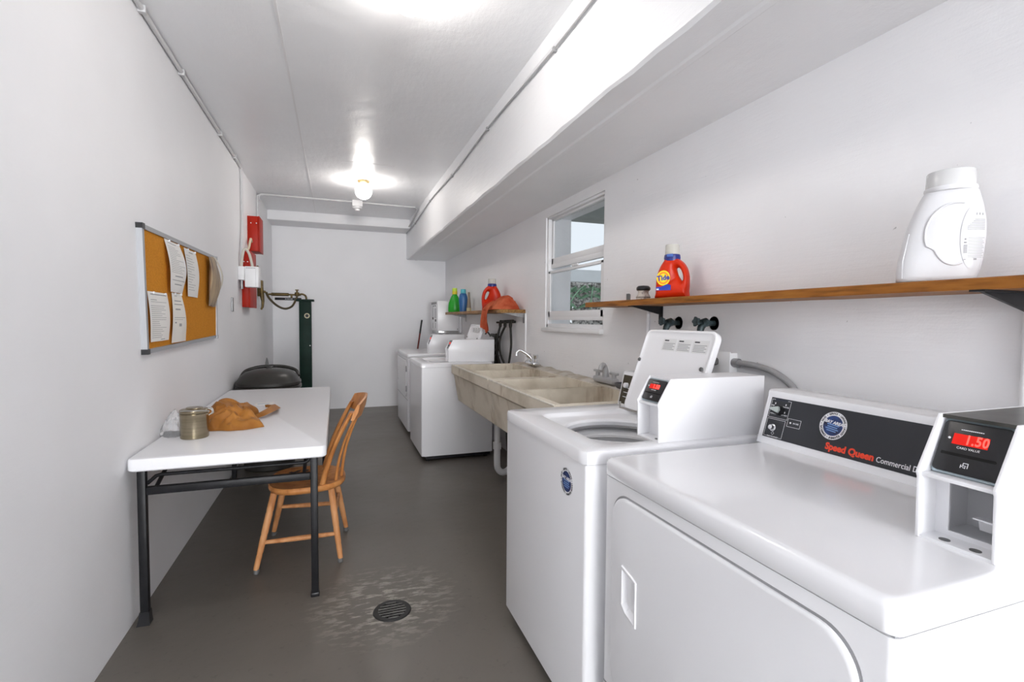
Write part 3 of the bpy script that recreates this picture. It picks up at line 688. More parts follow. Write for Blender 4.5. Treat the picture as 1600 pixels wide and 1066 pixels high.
def onleg(k, z):
    t = (SZ - .035 - z) / (SZ - .035); return (TP[k][0] + (FT[k][0] - TP[k][0]) * t, TP[k][1] + (FT[k][1] - TP[k][1]) * t, z)
for a, c, z1, z2 in ((0, 1, .16, .16), (3, 2, .20, .20), (1, 2, .27, .27)): turned(onleg(a, z1), onleg(c, z2), .0105, .0105, (.3, .7), 'stretcher', M_CHAIRLEG, 1.35)
# back: arrow-shaped posts and spindles into a bent crest rail
def spindle(base, top, w0, w1, th, name):
    P, Q = Vector(base), Vector(top); n = 18; rg = []
    for i in range(n + 1):
        t = i / n; c = P.lerp(Q, t) + Vector((.02 * sin(pi * t) * -1, 0, 0)); w = w0 + (w1 - w0) * (t ** 1.6); h = th * (1 - .25 * t)
        rg.append([(c.x + h * cos(2 * pi * k / 12), c.y + w * sin(2 * pi * k / 12), c.z) for k in range(12)])
    return B().loft(rg).build(name, M_CHAIR, ch)
CR = []
for k in range(13):
    u = k / 12; y = 2.955 + .47 * u; CR.append((.085 + .055 * sin(pi * u) - .0, y))
bases = [(-.083, 2.992), (-.01, 3.05), (.022, 3.125), (.026, 3.215), (.0, 3.29), (-.075, 3.35)]
for i, (bx, by) in enumerate(bases):
    if i in (3, 4): continue
    u = (i + .35) / 5.7; k = min(11, int(u * 12)); cx = CR[k][0]; cy = 2.955 + .47 * u
    if i in (0, 5): spindle((bx, by, SZ - .01), (cx - .004, cy, .86), .020, .034, .018, 'back_post')
    else: spindle((bx, by, SZ - .01), (cx - .008, cy, .82), .012, .022, .010, 'spindle')
b = B(); rg = []
for k, (x, y) in enumerate(CR):
    u = k / 12; top = .905 + .03 * sin(pi * u); bot = .815 - .0 * u
    lean = .035
    rg.append([(x - .011, y, bot), (x + .007, y, bot), (x + .009 + lean * .6, y, (bot + top) / 2), (x + .006 + lean, y, top), (x - .008 + lean, y, top), (x - .013 + lean * .45, y, (bot + top) / 2)])
b.loft(rg); b.build('crest_rail', M_CHAIR, ch, smooth=50)

# ------------------------------------------------------------------ floor drain
DX, DY = .243, 2.372
dr = thing('floor_drain', (DX, DY, 0), 'round black iron floor drain grate in the scraped patch of floor', 'drain')
B().lathe([(.064, .0), (.064, .004), (.086, .005), (.090, .0)], (DX, DY, 0), seg=36).build('rim', M_FLOORBLK, dr)
B().lathe([(.001, .0005), (.066, .0005), (.066, .001), (.001, .001)], (DX, DY, 0), seg=36).build('drain_hole', mat('hole_dark', (.003, .003, .003), 1., spec=.05), dr)
b = B()
for k in range(-3, 4):
    y = k * .0205; hw = sqrt(max(0, .066 ** 2 - y * y)); b.box(DX - hw, DX + hw, DY + y - .0042, DY + y + .0042, .001, .006, bev=.001)
b.build('grate', mat('worn_iron', (.16, .155, .145), .5, metal=.2, var=.5, vscale=30), dr)

# ------------------------------------------------------------------ laundry machines
def front_ring(poly, x): return [(x, p[0], p[1]) for p in poly]
def coin_box(root, y0, y1, x0, x1, z0, z1, zs, big):
    """coin/card box: side profile in xz, open front with reader and hatch"""
    sl = .055 if big else .046
    prof = [(x0, z0), (x1, z0), (x1, z1), (x0 + sl, z1), (x0 - .006, zs), (x0 - .002, zs - .01)]
    T = Matrix(((1, 0, 0, 0), (0, 0, 1, 0), (0, 1, 0, 0), (0, 0, 0, 1)))   # local (x, z, y)
    t = .007
    b = B(); b.prism(prof, y0, y0 + t, T=T, bev=.0015); b.prism(prof, y1 - t, y1, T=T, bev=.0015)
    b.box(x0 + sl + .002, x1, y0 + t, y1 - t, z1 - t, z1 - .0005, 1 if big else 0)
    b.box(x1 - t, x1, y0 + t, y1 - t, z0, z1 - t)
    b.box(x0 + .002, x1, y0 + t, y1 - t, z0, z0 + .006)
    b.box(x0 + .001, x0 + .07, y0 + t, y1 - t, zs - .008, zs, bev=.0015)
    # inner wall behind the hatch opening with a frame
    xi = x0 + .048; yi0, yi1 = y0 + t, y1 - t
    if not big:
        fy = yi0 + (yi1 - yi0) * .12; fy1 = yi0 + (yi1 - yi0) * .34
        b.box(xi, xi + .004, yi0, fy, z0 + .006, zs - .008); b.box(xi, xi + .004, fy1, yi1, z0 + .006, zs - .008); b.box(xi, xi + .004, fy, fy1, z0 + .006, z0 + .018); b.box(xi + .02, xi + .024, fy - .01, fy1 + .01, z0 + .006, zs - .008, 2)
    else:
        b.box(xi, xi + .004, yi1 - .022, yi1, z0 + .006, zs - .008); b.box(xi, xi + .004, yi0, yi0 + .006, z0 + .006, zs - .008); b.box(xi, xi + .004, yi0 + .006, yi1 - .022, z0 + .006, z0 + .016)
        b.box(xi + .10, xi + .104, yi0, yi1, z0 + .006, zs - .008)
    body = b.build('coin_box', [M_ENAMEL2, mat('smoked_top_plate', (.085, .085, .075), .32, metal=.5, var=.5, vscale=18), M_GALV], root)
    if big:
        rg = []
        for yy in (yi0 + .004, yi0 + .058):
            pf = [(xi + .01, z0 + .052), (xi + .03, z0 + .050), (xi + .036, z0 + .028), (xi + .06, z0 + .022), (xi + .10, z0 + .022), (xi + .10, z0 + .019), (xi + .058, z0 + .019), (xi + .033, z0 + .025), (xi + .028, z0 + .047), (xi + .01, z0 + .049)]
            rg.append([(px, yy, pz) for px, pz in pf])
        B().loft(rg).build('hatch_tab', M_ENAMEL2, body)
    for fy in ((.30, .68) if big else (.25,)):
        yy = y0 + (y1 - y0) * fy
        B().lathe([(.001, .0), (.009, .0), (.009, .0012), (.001, .0015)], (x0 + .018, yy, z0 + .006), seg=20, sx=.9, sy=1.).build('round_plug', M_RUBBER, body)
    # reader: sloped dark face
    A = Vector((x0 + .024, 0, zs + .001)); C = Vector((x0 + sl + .014, 0, z1 - .008)); up = (C - A).normalized()
    if not big: A = A - Vector((.012, 0, 0)); C = C - Vector((.008, 0, 0))
    hgt = (C - A).length; nrm = Vector((-up.z, 0, up.x)); W = yi1 - yi0 - .002
    Tm = frame((A.x, yi0 + W / 2 + .001, A.z), (0, -1, 0), up)   # local x: viewer's right, y: up, z: toward room
    r = B()
    r.prism(rrect(-W / 2, W / 2, 0.001, hgt - .001, .006, 4), -.02, .0, 1, Tm)
    r.prism(rrect(-W / 2 + .003, W / 2 - .003, .005, hgt - .006, .007, 4), .0, .006, 0, Tm, bev=.0012)
    rd = r.build('card_reader', [M_BLACK, mat('pale_blue_steel', (.42, .50, .54), .3, metal=.5)], body)
    d = B()
    dw = W * .50; dx = -W * .04; dz0, dz1 = hgt * .54, hgt * .73
    d.prism([(dx - dw / 2, dz0), (dx + dw / 2, dz0), (dx + dw / 2, dz1), (dx - dw / 2, dz1)], .006, .0066, 0, Tm)
    d.text('1.50', Tm @ frame((dx + dw * .18, (dz0 + dz1) / 2, .0068), (1, 0, 0), (0, 1, 0)), (dz1 - dz0) * 1.22, 1, bold=.0007, depth=.0001, spacing=1.1, width=dw * .60)
    d.build('display', [M_LED, M_LEDHOT], rd)
    p = B()
    def tx(s_, x, y, sz, **k): p.text(s_, Tm @ frame((x, y, .0061), (1, 0, 0), (0, 1, 0)), sz, 0, depth=.0002, **k)
    for k in range(12): p.prism([(dx - W * .17 + k * W * .027, hgt * .80), (dx - W * .15 + k * W * .027, hgt * .80), (dx - W * .15 + k * W * .027, hgt * .815), (dx - W * .17 + k * W * .027, hgt * .815)], .006, .0063, 0, Tm)
    tx('CARD VALUE', dx, dz0 - hgt * .055, hgt * .055)
    p.lathe([(.001, .0), (.0022, .0), (.0022, .0012), (.001, .0015)], seg=10, T=Tm @ Matrix.Translation((dx - dw / 2 - W * .05, (dz0 + dz1) / 2, .006)))
    # little card-and-reader pictogram
    pg = B(); cx, cy, q = dx + W * .02, hgt * .20, hgt * .04
    for (a0, b0, a1, b1) in ((-1.4, -1.2, -1.1, .3), (1., -1., 1.3, 1.2), (-.6, .9, 1.3, 1.2), (-.7, -.2, .6, .1), (-1.2, -.6, -.5, -.3), (-.7, .1, -.4, 1.), (.2, -1.2, .5, -.4), (-.5, -1., .3, -.75)):
        pg.prism([(cx + a0 * q, cy + b0 * q), (cx + a1 * q, cy + b0 * q), (cx + a1 * q, cy + b1 * q), (cx + a0 * q, cy + b1 * q)], .006, .0063, 0, Tm)
    p.build('reader_print', M_PRINT, rd); pg.build('card_symbol', M_PRINT, rd)
    sl_ = B().prism([(-W * .40, hgt * .335), (W * .36, hgt * .335), (W * .38, hgt * .355), (W * .36, hgt * .385), (-W * .40, hgt * .385)], .006, .0064, 0, Tm)
    sl_.build('card_slot', mat('slot_black', (.002, .002, .002), .8), rd)
    return body

def service_sticker(T, r, parent):
    """round service sticker: white ring of words round a blue centre"""
    b = B()
    b.lathe([(.0005, 0), (r, 0), (r, .0004), (.0005, .0004)], seg=48, m=0, T=T)
    b.lathe([(.0005, .0004), (r * .72, .0004), (r * .72, .0008), (.0005, .0008)], seg=48, m=1, T=T)
    words = 'SALES • SERVICE • LEASING • LAUNDRY EQUIPMENT • COMMERCIAL • '; n = len(words)
    for i, c in enumerate(words):
        if c == ' ': continue
        a = radians(172) - 2 * pi * i / n; p = (r * .86 * cos(a), r * .86 * sin(a), .0006)
        b.text(c, T @ frame(p, (sin(a), -cos(a), 0), (cos(a), sin(a), 0)), r * .20, 2, bold=r * .006, depth=.0001)
    b.text('BAY AREA', T @ frame((0, r * .22, .0010), (1, 0, 0), (0, 1, 0)), r * .30, 3, bold=r * .012, depth=.0001, shear=.15)
    for k, (w, y) in enumerate(((.9, .02), (.75, -.14), (.95, -.28), (.7, -.42))): b.prism([(-r * w / 2, r * y), (r * w / 2, r * y), (r * w / 2, r * (y + .075)), (-r * w / 2, r * (y + .075))], .0008, .0010, 4, T)
    return b.build('service_sticker', [M_PRINT, mat('sticker_blue', (.02, .055, .21), .35, col2=(.012, .012, .04), vscale=40), M_INK, M_PRINT, mat('sticker_pale_blue', (.18, .32, .62), .4)], parent)

def cabinet(root, x0, x1, y0, y1, ztop, bev=.012, top=True):
    b = B(); rings = []
    for ins, z in ((.03, .05), (.03, .052), (.004, .055), (0, .06), (0, ztop)):
        rings.append([(x, y, z) for x, y in rrect(x0 + ins, x1, y0 + ins * .3, y1 - ins * .3, bev, 4)])
    b.loft(rings, cap1=top); cab = b.build('cabinet', M_ENAMEL2, root)
    k = B().box(x0 + .05, x1 - .02, y0 + .02, y1 - .02, .018, .056); k.build('base', M_BLACK, root)
    for xx in (x0 + .07, x1 - .06):
        for yy in (y0 + .05, y1 - .05): B().lathe([(.001, 0), (.022, 0), (.022, .012), (.010, .014), (.010, .02), (.001, .02)], (xx, yy, 0), seg=14).build('foot', M_BLACK, root)
    return cab

def washer(x0, x1, y0, y1, zd, zl, label, box, console, lid_near_y, sticker=None, seamnotch=True):
    root = thing('washing_machine', ((x0 + x1) / 2, (y0 + y1) / 2, 0), label, 'washing machine')
    cab = cabinet(root, x0 + .006, x1, y0 + .004, y1 - .004, zl, top=False)
    gb = B(); gx0, gx1, gy0, gy1 = x0 + .010, x1 - .004, y0 + .007, y1 - .007
    gb.loft([[(x, y, z) for x, y in rrect(gx0, gx1, gy0, gy1, .012, 4)] for z in (zl - .001, zl + .003)], cap0=False, cap1=False); gb.build('deck_gap', M_SEAM, root)
    # deck with recessed lid well and round opening
    wx0, wx1, wy0, wy1 = x0 + .108, x0 + .555, y0 + .075, y1 - .145
    c = (x0 + .333, (wy0 + wy1) / 2); n = 144
    O = lambda ins, r: ray_ring(rrect(x0 + ins, x1 - ins, y0 + ins, y1 - ins, r, 5), c, n)
    Wl = lambda ins, r: ray_ring(rrect(wx0 + ins, wx1 - ins, wy0 + ins, wy1 - ins, r, 5), c, n)
    C = lambda r: [(c[0] + r * cos(2 * pi * k / n), c[1] + r * sin(2 * pi * k / n)) for k in range(n)]
    R = [(O(.03, .02), zl + .004), (O(.0, .02), zl + .002), (O(0, .02), zd - .012), (O(.004, .02), zd - .004), (O(.012, .02), zd),
         (Wl(-.008, .05), zd), (Wl(0, .05), zd - .003), (Wl(.008, .045), zd - .016), (Wl(.016, .04), zd - .020), (C(.222), zd - .022), (C(.212), zd - .026), (C(.206), zd - .036), (C(.208), zd - .06)]
    B().loft([[(x, y, z) for x, y in ring] for ring, z in R], cap0=False, cap1=False).build('deck', M_ENAMEL, root)
    k = B(); P = lambda r, z: [(x, y, z) for x, y in C(r)]
    k.loft([P(.214, zd - .045), P(.216, zd - .05), P(.200, zd - .052), P(.196, zd - .058), P(.199, zd - .066), P(.214, zd - .07)], 1, False, False)
    k.loft([P(.214, zd - .07), P(.195, zd - .085), P(.178, zd - .09), P(.176, zd - .098), P(.184, zd - .11), P(.184, zd - .4), P(.02, zd - .42)], 0, False, True)
    k.lathe([(.05, -.42), (.045, -.2), (.02, -.17), (.001, -.168)], (c[0], c[1], zd), m=0)
    k.build('wash_tub', [M_PORC, mat('tub_ring_grey', (.22, .22, .23), .3, metal=.4)], root)
    # lid, open, leaning back on the console
    ly0, ly1 = lid_near_y; lx = wx1 - .005; top = Vector((lx + .135, 0, zd + .375)); bot = Vector((lx, 0, zd - .004)); up = (top - bot).normalized(); Lh = (top - bot).length
    T = frame((bot.x, (ly0 + ly1) / 2, bot.z), (0, -1, 0), up); w = (ly1 - ly0) / 2
    rg = []
    for ins, d in ((.02, -.028), (.003, -.024), (0, -.012), (0, .0), (.004, .003), (.010, .003), (.016, -.002), (.03, -.004)):
        rg.append([(x, y, d) for x, y in rrect(-w + ins, w - ins, ins, Lh - ins, .035 - ins * .5, 5)])
    lid = B().loft(rg, T=T).build('lid', M_ENAMEL, root)
    q = B()
    for i in range(3):
        xx = -w * .40 + i * w * .42; q.prism([(xx, Lh * .76), (xx + w * .39, Lh * .76), (xx + w * .39, Lh * .90), (xx, Lh * .90)], -.004, -.0034, 0, T)
        for j in range(5): q.prism([(xx + .008, Lh * (.775 + .017 * j)), (xx + w * (.36 - .05 * (j % 2)), Lh * (.775 + .017 * j)), (xx + w * (.36 - .05 * (j % 2)), Lh * (.782 + .017 * j)), (xx + .008, Lh * (.782 + .017 * j))], -.0034, -.0032, 1, T)
        q.prism([(xx + .008, Lh * .872), (xx + w * .16, Lh * .872), (xx + w * .16, Lh * .886), (xx + .008, Lh * .886)], -.0034, -.0032, 2, T)
    q.build('instruction_label', [mat('label_silver', (.72, .72, .72), .5), M_GREYINK, M_INK], lid)
    for xx, yy in ((-w + .012, Lh * .62), (w - .035, Lh * .60)):
        B().lathe([(.0005, 0), (.009, 0), (.009, .004), (.006, .007), (.0005, .007)], seg=14, T=T @ Matrix.Translation((xx, yy, .001))).build('lid_bumper', M_RUBBER, lid)
    B().tube([(lx - .012, ly1 + .006, zd + .03), (lx - .012, ly1 + .004, zd + .002), (lx - .006, ly1 - .05, zd + .001), (lx - .006, ly0 + .08, zd + .001)], .006, seg=8).build('lid_hinge', M_STEEL, root)
    # sloped console at the back with gold panel
    cx0 = console[0]; cy0, cy1 = console[1], console[2]; ch_ = console[3]
    Tm = Matrix(((1, 0, 0, 0), (0, 0, 1, 0), (0, 1, 0, 0), (0, 0, 0, 1)))
    con = B().prism([(cx0, zd - .002), (x1, zd - .002), (x1, zd + ch_), (cx0 + .045, zd + ch_), (cx0 + .035, zd + ch_ - .006)], cy0, cy1, T=Tm, bev=.004).build('console', M_ENAMEL, root)
    up = (Vector((cx0 + .035, 0, zd + ch_ - .006)) - Vector((cx0, 0, zd - .002))).normalized()
    T2 = frame((cx0, cy1, zd - .002), (0, -1, 0), up); q = B()
    q.prism([(.012, .012), (cy1 - cy0 - .02, .012), (cy1 - cy0 - .02, ch_ - .012), (.012, ch_ - .012)], 0, .0012, 0, T2)
    q.lathe([(.001, 0), (.014, 0), (.012, .016), (.001, .018)], seg=16, m=1, T=T2 @ Matrix.Translation((.055, ch_ * .62, .001)))
    for j in range(3): q.prism([(.035, .045 + j * .022), (.075, .045 + j * .022), (.075, .048 + j * .022), (.035, .048 + j * .022)], .0012, .0015, 1, T2)
    q.build('control_panel', [M_GOLD, M_PRINT], con)
    coin_box(root, *box, False)
    if sticker:
        service_sticker(frame((x0 + .0055, sticker[0], sticker[1]), (0, -1, 0), (0, 0, 1)), .049, root)
    return root

def dryer(x0, x1, y0, y1, zd, zl, label, box, cons, full=True):
    root = thing('clothes_dryer', ((x0 + x1) / 2, (y0 + y1) / 2, 0), label, 'dryer')
    cab = cabinet(root, x0 + .004, x1, y0 + .003, y1 - .003, zl)
    B().box(x0 + .010, x1 - .004, y0 + .007, y1 - .007, zl - .001, zl + .003).build('top_gap', M_SEAM, root)
    rg = []
    for ins, z in ((.03, zl + .003), (.002, zl + .003), (0, zl + .006), (0, zd - .014), (.003, zd - .006), (.009, zd - .001), (.02, zd)):
        rg.append([(x, y, z) for x, y in rrect(x0 + ins, x1 - ins, y0 + ins, y1 - ins, .022, 5)])
    B().loft(rg).build('top', M_ENAMEL, root)
    # door (hinged at the near side) with recessed pull
    dy0, dy1, dz0, dz1 = cons['door']; r = .075; xf = x0 + .004; n = 600
    hy, hz, hw, hh = cons['pull']          # centre and half sizes of the pull
    c = (hy, hz); hp = [(hy + hw, hz + hh * .98), (hy + hw, hz - hh * .62), (hy + hw * .4, hz - hh * .85), (hy - hw, hz - hh), (hy - hw, hz + hh * .75), (hy - hw * .4, hz + hh * .85)]
    DR = lambda ins: ray_ring(rrect(dy0 + ins, dy1 - ins, dz0 + ins, dz1 - ins, r, 14), c, n)
    HP = lambda s: [(c[0] + (p[0] - c[0]) * s, c[1] + (p[1] - c[1]) * s) for p in ray_ring(hp, c, n)]
    g = B(); g.loft([front_ring(DR(-.005), xf + .002), front_ring(DR(-.005), xf - .0012), front_ring(DR(.02), xf - .0012)], cap0=False, cap1=False); g.build('door_gasket', M_SEAM, root)
    d = B().loft([front_ring(DR(.0), xf), front_ring(DR(.0), xf - .006), front_ring(DR(.003), xf - .009), front_ring(DR(.008), xf - .010), front_ring(HP(1.0), xf - .010)], cap0=False, cap1=False)
    door = d.build('door', M_ENAMEL2, root)
    h = B().loft([front_ring(HP(1.06), xf - .010), front_ring(HP(1.03), xf - .014), front_ring(HP(.93), xf - .014), front_ring(HP(.84), xf - .010), front_ring(HP(.74), xf + .0), front_ring(HP(.70), xf + .003)], cap0=False, cap1=True)
    h.build('door_pull', M_ENAMEL, door)
    for zz in cons['hinges']:
        B().box(xf - .014, xf, dy0 - .014, dy0 - .002, zz - .035, zz + .035, bev=.002).build('hinge', M_SEAM if not full else M_STEEL, root)
    q = B().box(xf - .0015, xf + .001, y0 + .012, y1 - .012, cons['seam'] - .002, cons['seam'] + .002); q.build('panel_seam', M_SEAM, root)
    # console
    cx0, cy0, cy1, ch_ = cons['con']
    Tm = Matrix(((1, 0, 0, 0), (0, 0, 1, 0), (0, 1, 0, 0), (0, 0, 0, 1)))
    prof = [(cx0, zd - .001), (x1, zd - .001), (x1, zd + ch_ - .004), (x1 - .01, zd + ch_), (cx0 + .060, zd + ch_), (cx0 + .052, zd + ch_ - .004), (cx0 + .049, zd + ch_ - .012), (cx0 + .050, zd + ch_ - .020)]
    con = B().prism(prof, cy0, cy1, T=Tm).build('console', M_ENAMEL, root)
    A = Vector((cx0, 0, zd - .001)); C = Vector((cx0 + .050, 0, zd + ch_ - .020)); up = (C - A).normalized(); hh_ = (C - A).length
    T2 = frame((cx0, cy1, zd - .001), (0, -1, 0), up); Wc = cy1 - cy0
    q = B().prism([(.018, .024), (Wc - .002, .024), (Wc - .002, hh_ - .006), (.018, hh_ - .006)], -.002, .0012, 0, T2)
    panel = q.build('control_panel', M_PANEL, con)
    if full:
        pz0, pz1 = .024, hh_ - .006; H = pz1 - pz0
        q = B()
        def line(x0_, y0_, x1_, y1_, t=.0011): q.prism([(x0_, y0_), (x1_, y0_), (x1_, y1_), (x0_, y1_)], .0014, .0017, 1, T2)
        def rect(xa, xb, ya, yb, t=.0011):
            line(xa, ya, xb, ya + t); line(xa, yb - t, xb, yb); line(xa, ya, xa + t, yb); line(xb - t, ya, xb, yb)
        rect(.022, .098, pz0 + H * .50, pz1 - H * .04); rect(.022, .094, pz0 + H * .03, pz0 + H * .47); rect(.101, .150, pz0 + H * .36, pz0 + H * .56)
        def tx(s_, x, y, sz, al='CENTER'): q.text(s_, T2 @ frame((x, y, .0016), (1, 0, 0), (0, 1, 0)), sz, 1, depth=.0001, align=al, bold=.00015)
        q.prism([(.035, pz1 - H * .065), (.085, pz1 - H * .065), (.085, pz1 - H * .02), (.035, pz1 - H * .02)], .0014, .0018, 0, T2)
        tx('FABRIC SELECTOR', .060, pz1 - H * .045, .0062); tx('PERM PRESS', .038, pz0 + H * .80, .0055); tx('DELICATES', .080, pz0 + H * .80, .0055); tx('NORMAL', .038, pz0 + H * .60, .0055); tx('NO HEAT', .082, pz0 + H * .60, .0055)
        for xx, yy in ((.038, .86), (.080, .86), (.082, .67)): line(xx - .002, pz0 + H * yy - .003, xx + .002, pz0 + H * yy + .003)
        tx('PUSH TO START', .058, pz0 + H * .035, .006); tx('IN USE', .133, pz0 + H * .46, .007)
        q.lathe([(.0003, .0), (.003, .0), (.003, .0012), (.0003, .0016)], seg=10, m=1, T=T2 @ Matrix.Translation((.113, pz0 + H * .46, .0012)))
        for k_, (ax, ay) in enumerate(((0, .006), (.006, 0), (0, -.006), (-.006, 0))):
            q.prism([(.056 + ax * .9, pz0 + H * .12 + ay * .9), (.056 + ax * .9 + .0012, pz0 + H * .12 + ay * .9), (.056 + [.006, 0, -.006, 0][k_], pz0 + H * .12 + [0, -.006, 0, .006][k_]), (.0548 + [.006, 0, -.006, 0][k_], pz0 + H * .12 + [0, -.006, 0, .006][k_])], .0014, .0017, 1, T2)
        q.build('control_print', [M_NAVY, M_PRINT], panel)
        T3 = T2 @ Matrix.Translation((.062, pz0 + H * .70, .0014))
        k = B().lathe([(.0005, 0), (.017, 0), (.016, .018), (.0005, .020)], seg=24, m=0, T=T3); k.prism([(-.017, -.004), (.012, -.011), (.016, 0), (.012, .011), (-.017, .004), (-.024, 0)], .018, .026, 1, T3, bev=.001)
        k.build('selector_knob', [M_BLACK, mat('pale_knob', (.52, .58, .56), .3)], panel)
        T4 = T2 @ Matrix.Translation((.056, pz0 + H * .25, .0014))
        B().lathe([(.0005, 0), (.012, 0), (.012, .006), (.008, .008), (.008, .018), (.0005, .020)], seg=20, T=T4).build('start_button', M_CHROME, panel)
        service_sticker(T2 @ Matrix.Translation((.256, pz0 + H * .61, .0013)) @ Matrix.Rotation(radians(-6), 4, 'Z'), .043, panel)
        q = B().text('Speed Queen', T2 @ frame((.248, pz0 + H * .15, .0013), (1, 0, 0), (0, 1, 0)), .0275, 0, bold=.0013, align='LEFT', depth=.0002, width=.144)
        q.text('Commercial D', T2 @ frame((.398, pz0 + H * .135, .0013), (1, 0, 0), (0, 1, 0)), 0.0215, 1, bold=.0002, align='LEFT', depth=.0002, width=.104)
        q.build('brand_lettering', [M_RED, M_PRINT], panel)
    coin_box(root, *box, full)
    return root

washer(.737, 1.47, 1.375, 2.158, .984, .938, 'open top washing machine beside the near dryer, with red lit price display', (1.402, 1.53, 1.030, 1.490, .984, 1.201, 1.113), (1.318, 1.535, 2.135, .165), (1.56, 2.035), sticker=(1.517, .846))
dryer(.773, 1.55, .478, 1.320, .983, .928, 'large white clothes dryer nearest the camera with black control panel', (.506, .633, 1.066, 1.60, .983, 1.222, 1.112),
      dict(door=(.528, 1.264, .30, .893), pull=(1.165, .628, .034, .070), hinges=(.78, .38), seam=.285, con=(1.385, .635, 1.330, .180)))
washer(.769, 1.50, 4.79, 5.58, .972, .925, 'white washing machine with its lid up beside the far laundry tub', (4.86, 4.99, 1.055, 1.535, .972, 1.196, 1.098), (1.36, 5.0, 5.55, .13), (5.0, 5.48))
dryer(.792, 1.56, 5.93, 6.95, .985, .935, 'white clothes dryer farthest away at the end of the room', (5.98, 6.11, 1.06, 1.50, .985, 1.212, 1.09),
      dict(door=(6.02, 6.86, .46, .90), pull=(6.78, .66, .034, .070), hinges=(.80, .56), seam=.43, con=(1.39, 6.115, 6.94, .17)), full=False)

# ------------------------------------------------------------------ concrete laundry tubs
def tub(y0, y1, label, broken=False):
    x0, x1, zt, zb = 1.0, RW - .004, .982, .642
    t = thing('laundry_tub', (x0, (y0 + y1) / 2, zb), label, 'laundry tub')
    ym = (y0 + y1) / 2; th = .045
    b = B()
    # outer shell: apron band then a wall leaning back to a narrower bottom
    def o(ix0, ix1, iy, z): return [(x0 + ix0, y0 + iy, z), (x1 - ix1, y0 + iy, z), (x1 - ix1, y1 - iy, z), (x0 + ix0, y1 - iy, z)]
    b.loft([o(.075, .02, .03, zb), o(.06, .0, .018, zb + .012), o(.022, .0, .006, zt - .095), o(.006, .0, .0, zt - .080), o(.0, .0, .0, zt - .075), o(.0, .0, .0, zt - .006), o(.006, .0, .006, zt)], cap1=False)
    # rim + two basins, as lofts of rings
    ya, yb = y0 + th, y1 - th; xa, xb = x0 + .05, x1 - .115
    # rim surface
    def quad(a, b_, c, d): b.add([a, b_, c, d], [(0, 1, 2, 3)])
    z = zt; zd_ = zt - .045
    quad((x0 + .006, y0 + .006, z), (x1, y0 + .006, z), (x1, ya, z), (x0 + .006, ya, z)); quad((x0 + .006, yb, z), (x1, yb, z), (x1, y1 - .006, z), (x0 + .006, y1 - .006, z))
    quad((x0 + .006, ya, z), (xa, ya, z), (xa, yb, z), (x0 + .006, yb, z)); quad((xb, ya, z), (x1, ya, z), (x1, yb, z), (xb, yb, z))
    for (p0, p1) in ((ya, ym - .02), (ym + .02, yb)):
        def r(ix0, ix1, iy0, iy1, zz):
            n = 8; Y0, Y1 = p0 + iy0, p1 - iy1; X0, X1 = xa + ix0, xb - ix1
            return [(X0, Y0, zz), (X1, Y0, zz), (X1, Y1, zz), (X0, Y1, zz)]
        top0 = [(xa, p0, z), (xb, p0, z), (xb, p1, z), (xa, p1, z)]
        mid = .0
        b.loft([top0, r(.02, .005, .005, .005, zd_), r(.10, .03, .02, .02, zb + .05), r(.13, .06, .05, .05, zb + .035)], cap0=False, cap1=True)
    # divider: lower saddle that rises to the back ledge
    d = B(); rg = []
    for i in range(15):
        u = i / 14; x = xa + (xb - xa) * u; zz = zt - .045 + .045 * max(0, (u - .72) / .28) ** 1.5 * .9
        if u < .06: zz = zt - .02
        rg.append([(x, ym - .026, zb + .05), (x, ym + .026, zb + .05), (x, ym + .021, zz - .004), (x, ym + .014, zz), (x, ym - .014, zz), (x, ym - .021, zz - .004)])
    d.loft(rg)
    b.v_ = None
    bo = b.build('basin', [M_CONC], t, smooth=30)
    d.build('divider', M_CONC, t, smooth=30)
    # worn pale front edge
    B().tube([(x0 + .004, y0 + .01, zt - .002), (x0 + .004, y1 - .01, zt - .002)], .006, seg=8).build('worn_edge', M_CONCRIM, t)
    # back ledge lumps where the old mortar shows
    l = B(); rg = []
    for i in range(30):
        u = i / 29; y = y0 + .01 + (y1 - y0 - .02) * u; h = .012 + .016 * max(0, noise.noise(Vector((y * 9, 1, y0)))) + .010 * max(0, noise.noise(Vector((y * 25, 4, y0))))
        rg.append([(xb + .01, y, zt - .002), (xb + .02, y, zt + h * .6), (x1 - .03, y, zt + h), (x1, y, zt + h * .9), (x1, y, zt - .004)])
    l.loft(rg); l.build('back_ledge', mat('ledge_mortar', (.60, .57, .52), .8, col2=(.40, .34, .26), vscale=9), t, smooth=40)
    return t
tub(3.315, 4.475, 'far grey concrete laundry tub with swan neck chrome faucet')
tub(2.185, 3.300, 'near grey brown stained concrete laundry tub beside the near washing machine')

def drain_trap(y, label):
    t = thing('drain_pipe', (1.30, y, 0), label, 'drain pipe')
    B().tube([(1.32, y, .641), (1.32, y, .30)], .026, seg=16).build('tailpipe', M_TRIM, t)
    B().tube([(1.32, y, .33), (1.32, y, .27)], .036, seg=16).build('slip_nut', M_TRIM, t)
    B().tube([(1.32, y, .30), (1.32, y, .14), (1.33, y, .09), (1.36, y, .06), (1.40, y, .06), (1.44, y, .09), (1.45, y, .14), (1.45, y, .20), (1.48, y, .235), (1.60, y, .24), (RW, y, .24)], .028, seg=16, smooth=3).build('trap', M_TRIM, t)
drain_trap(4.08, 'white plastic drain trap under the far laundry tub')
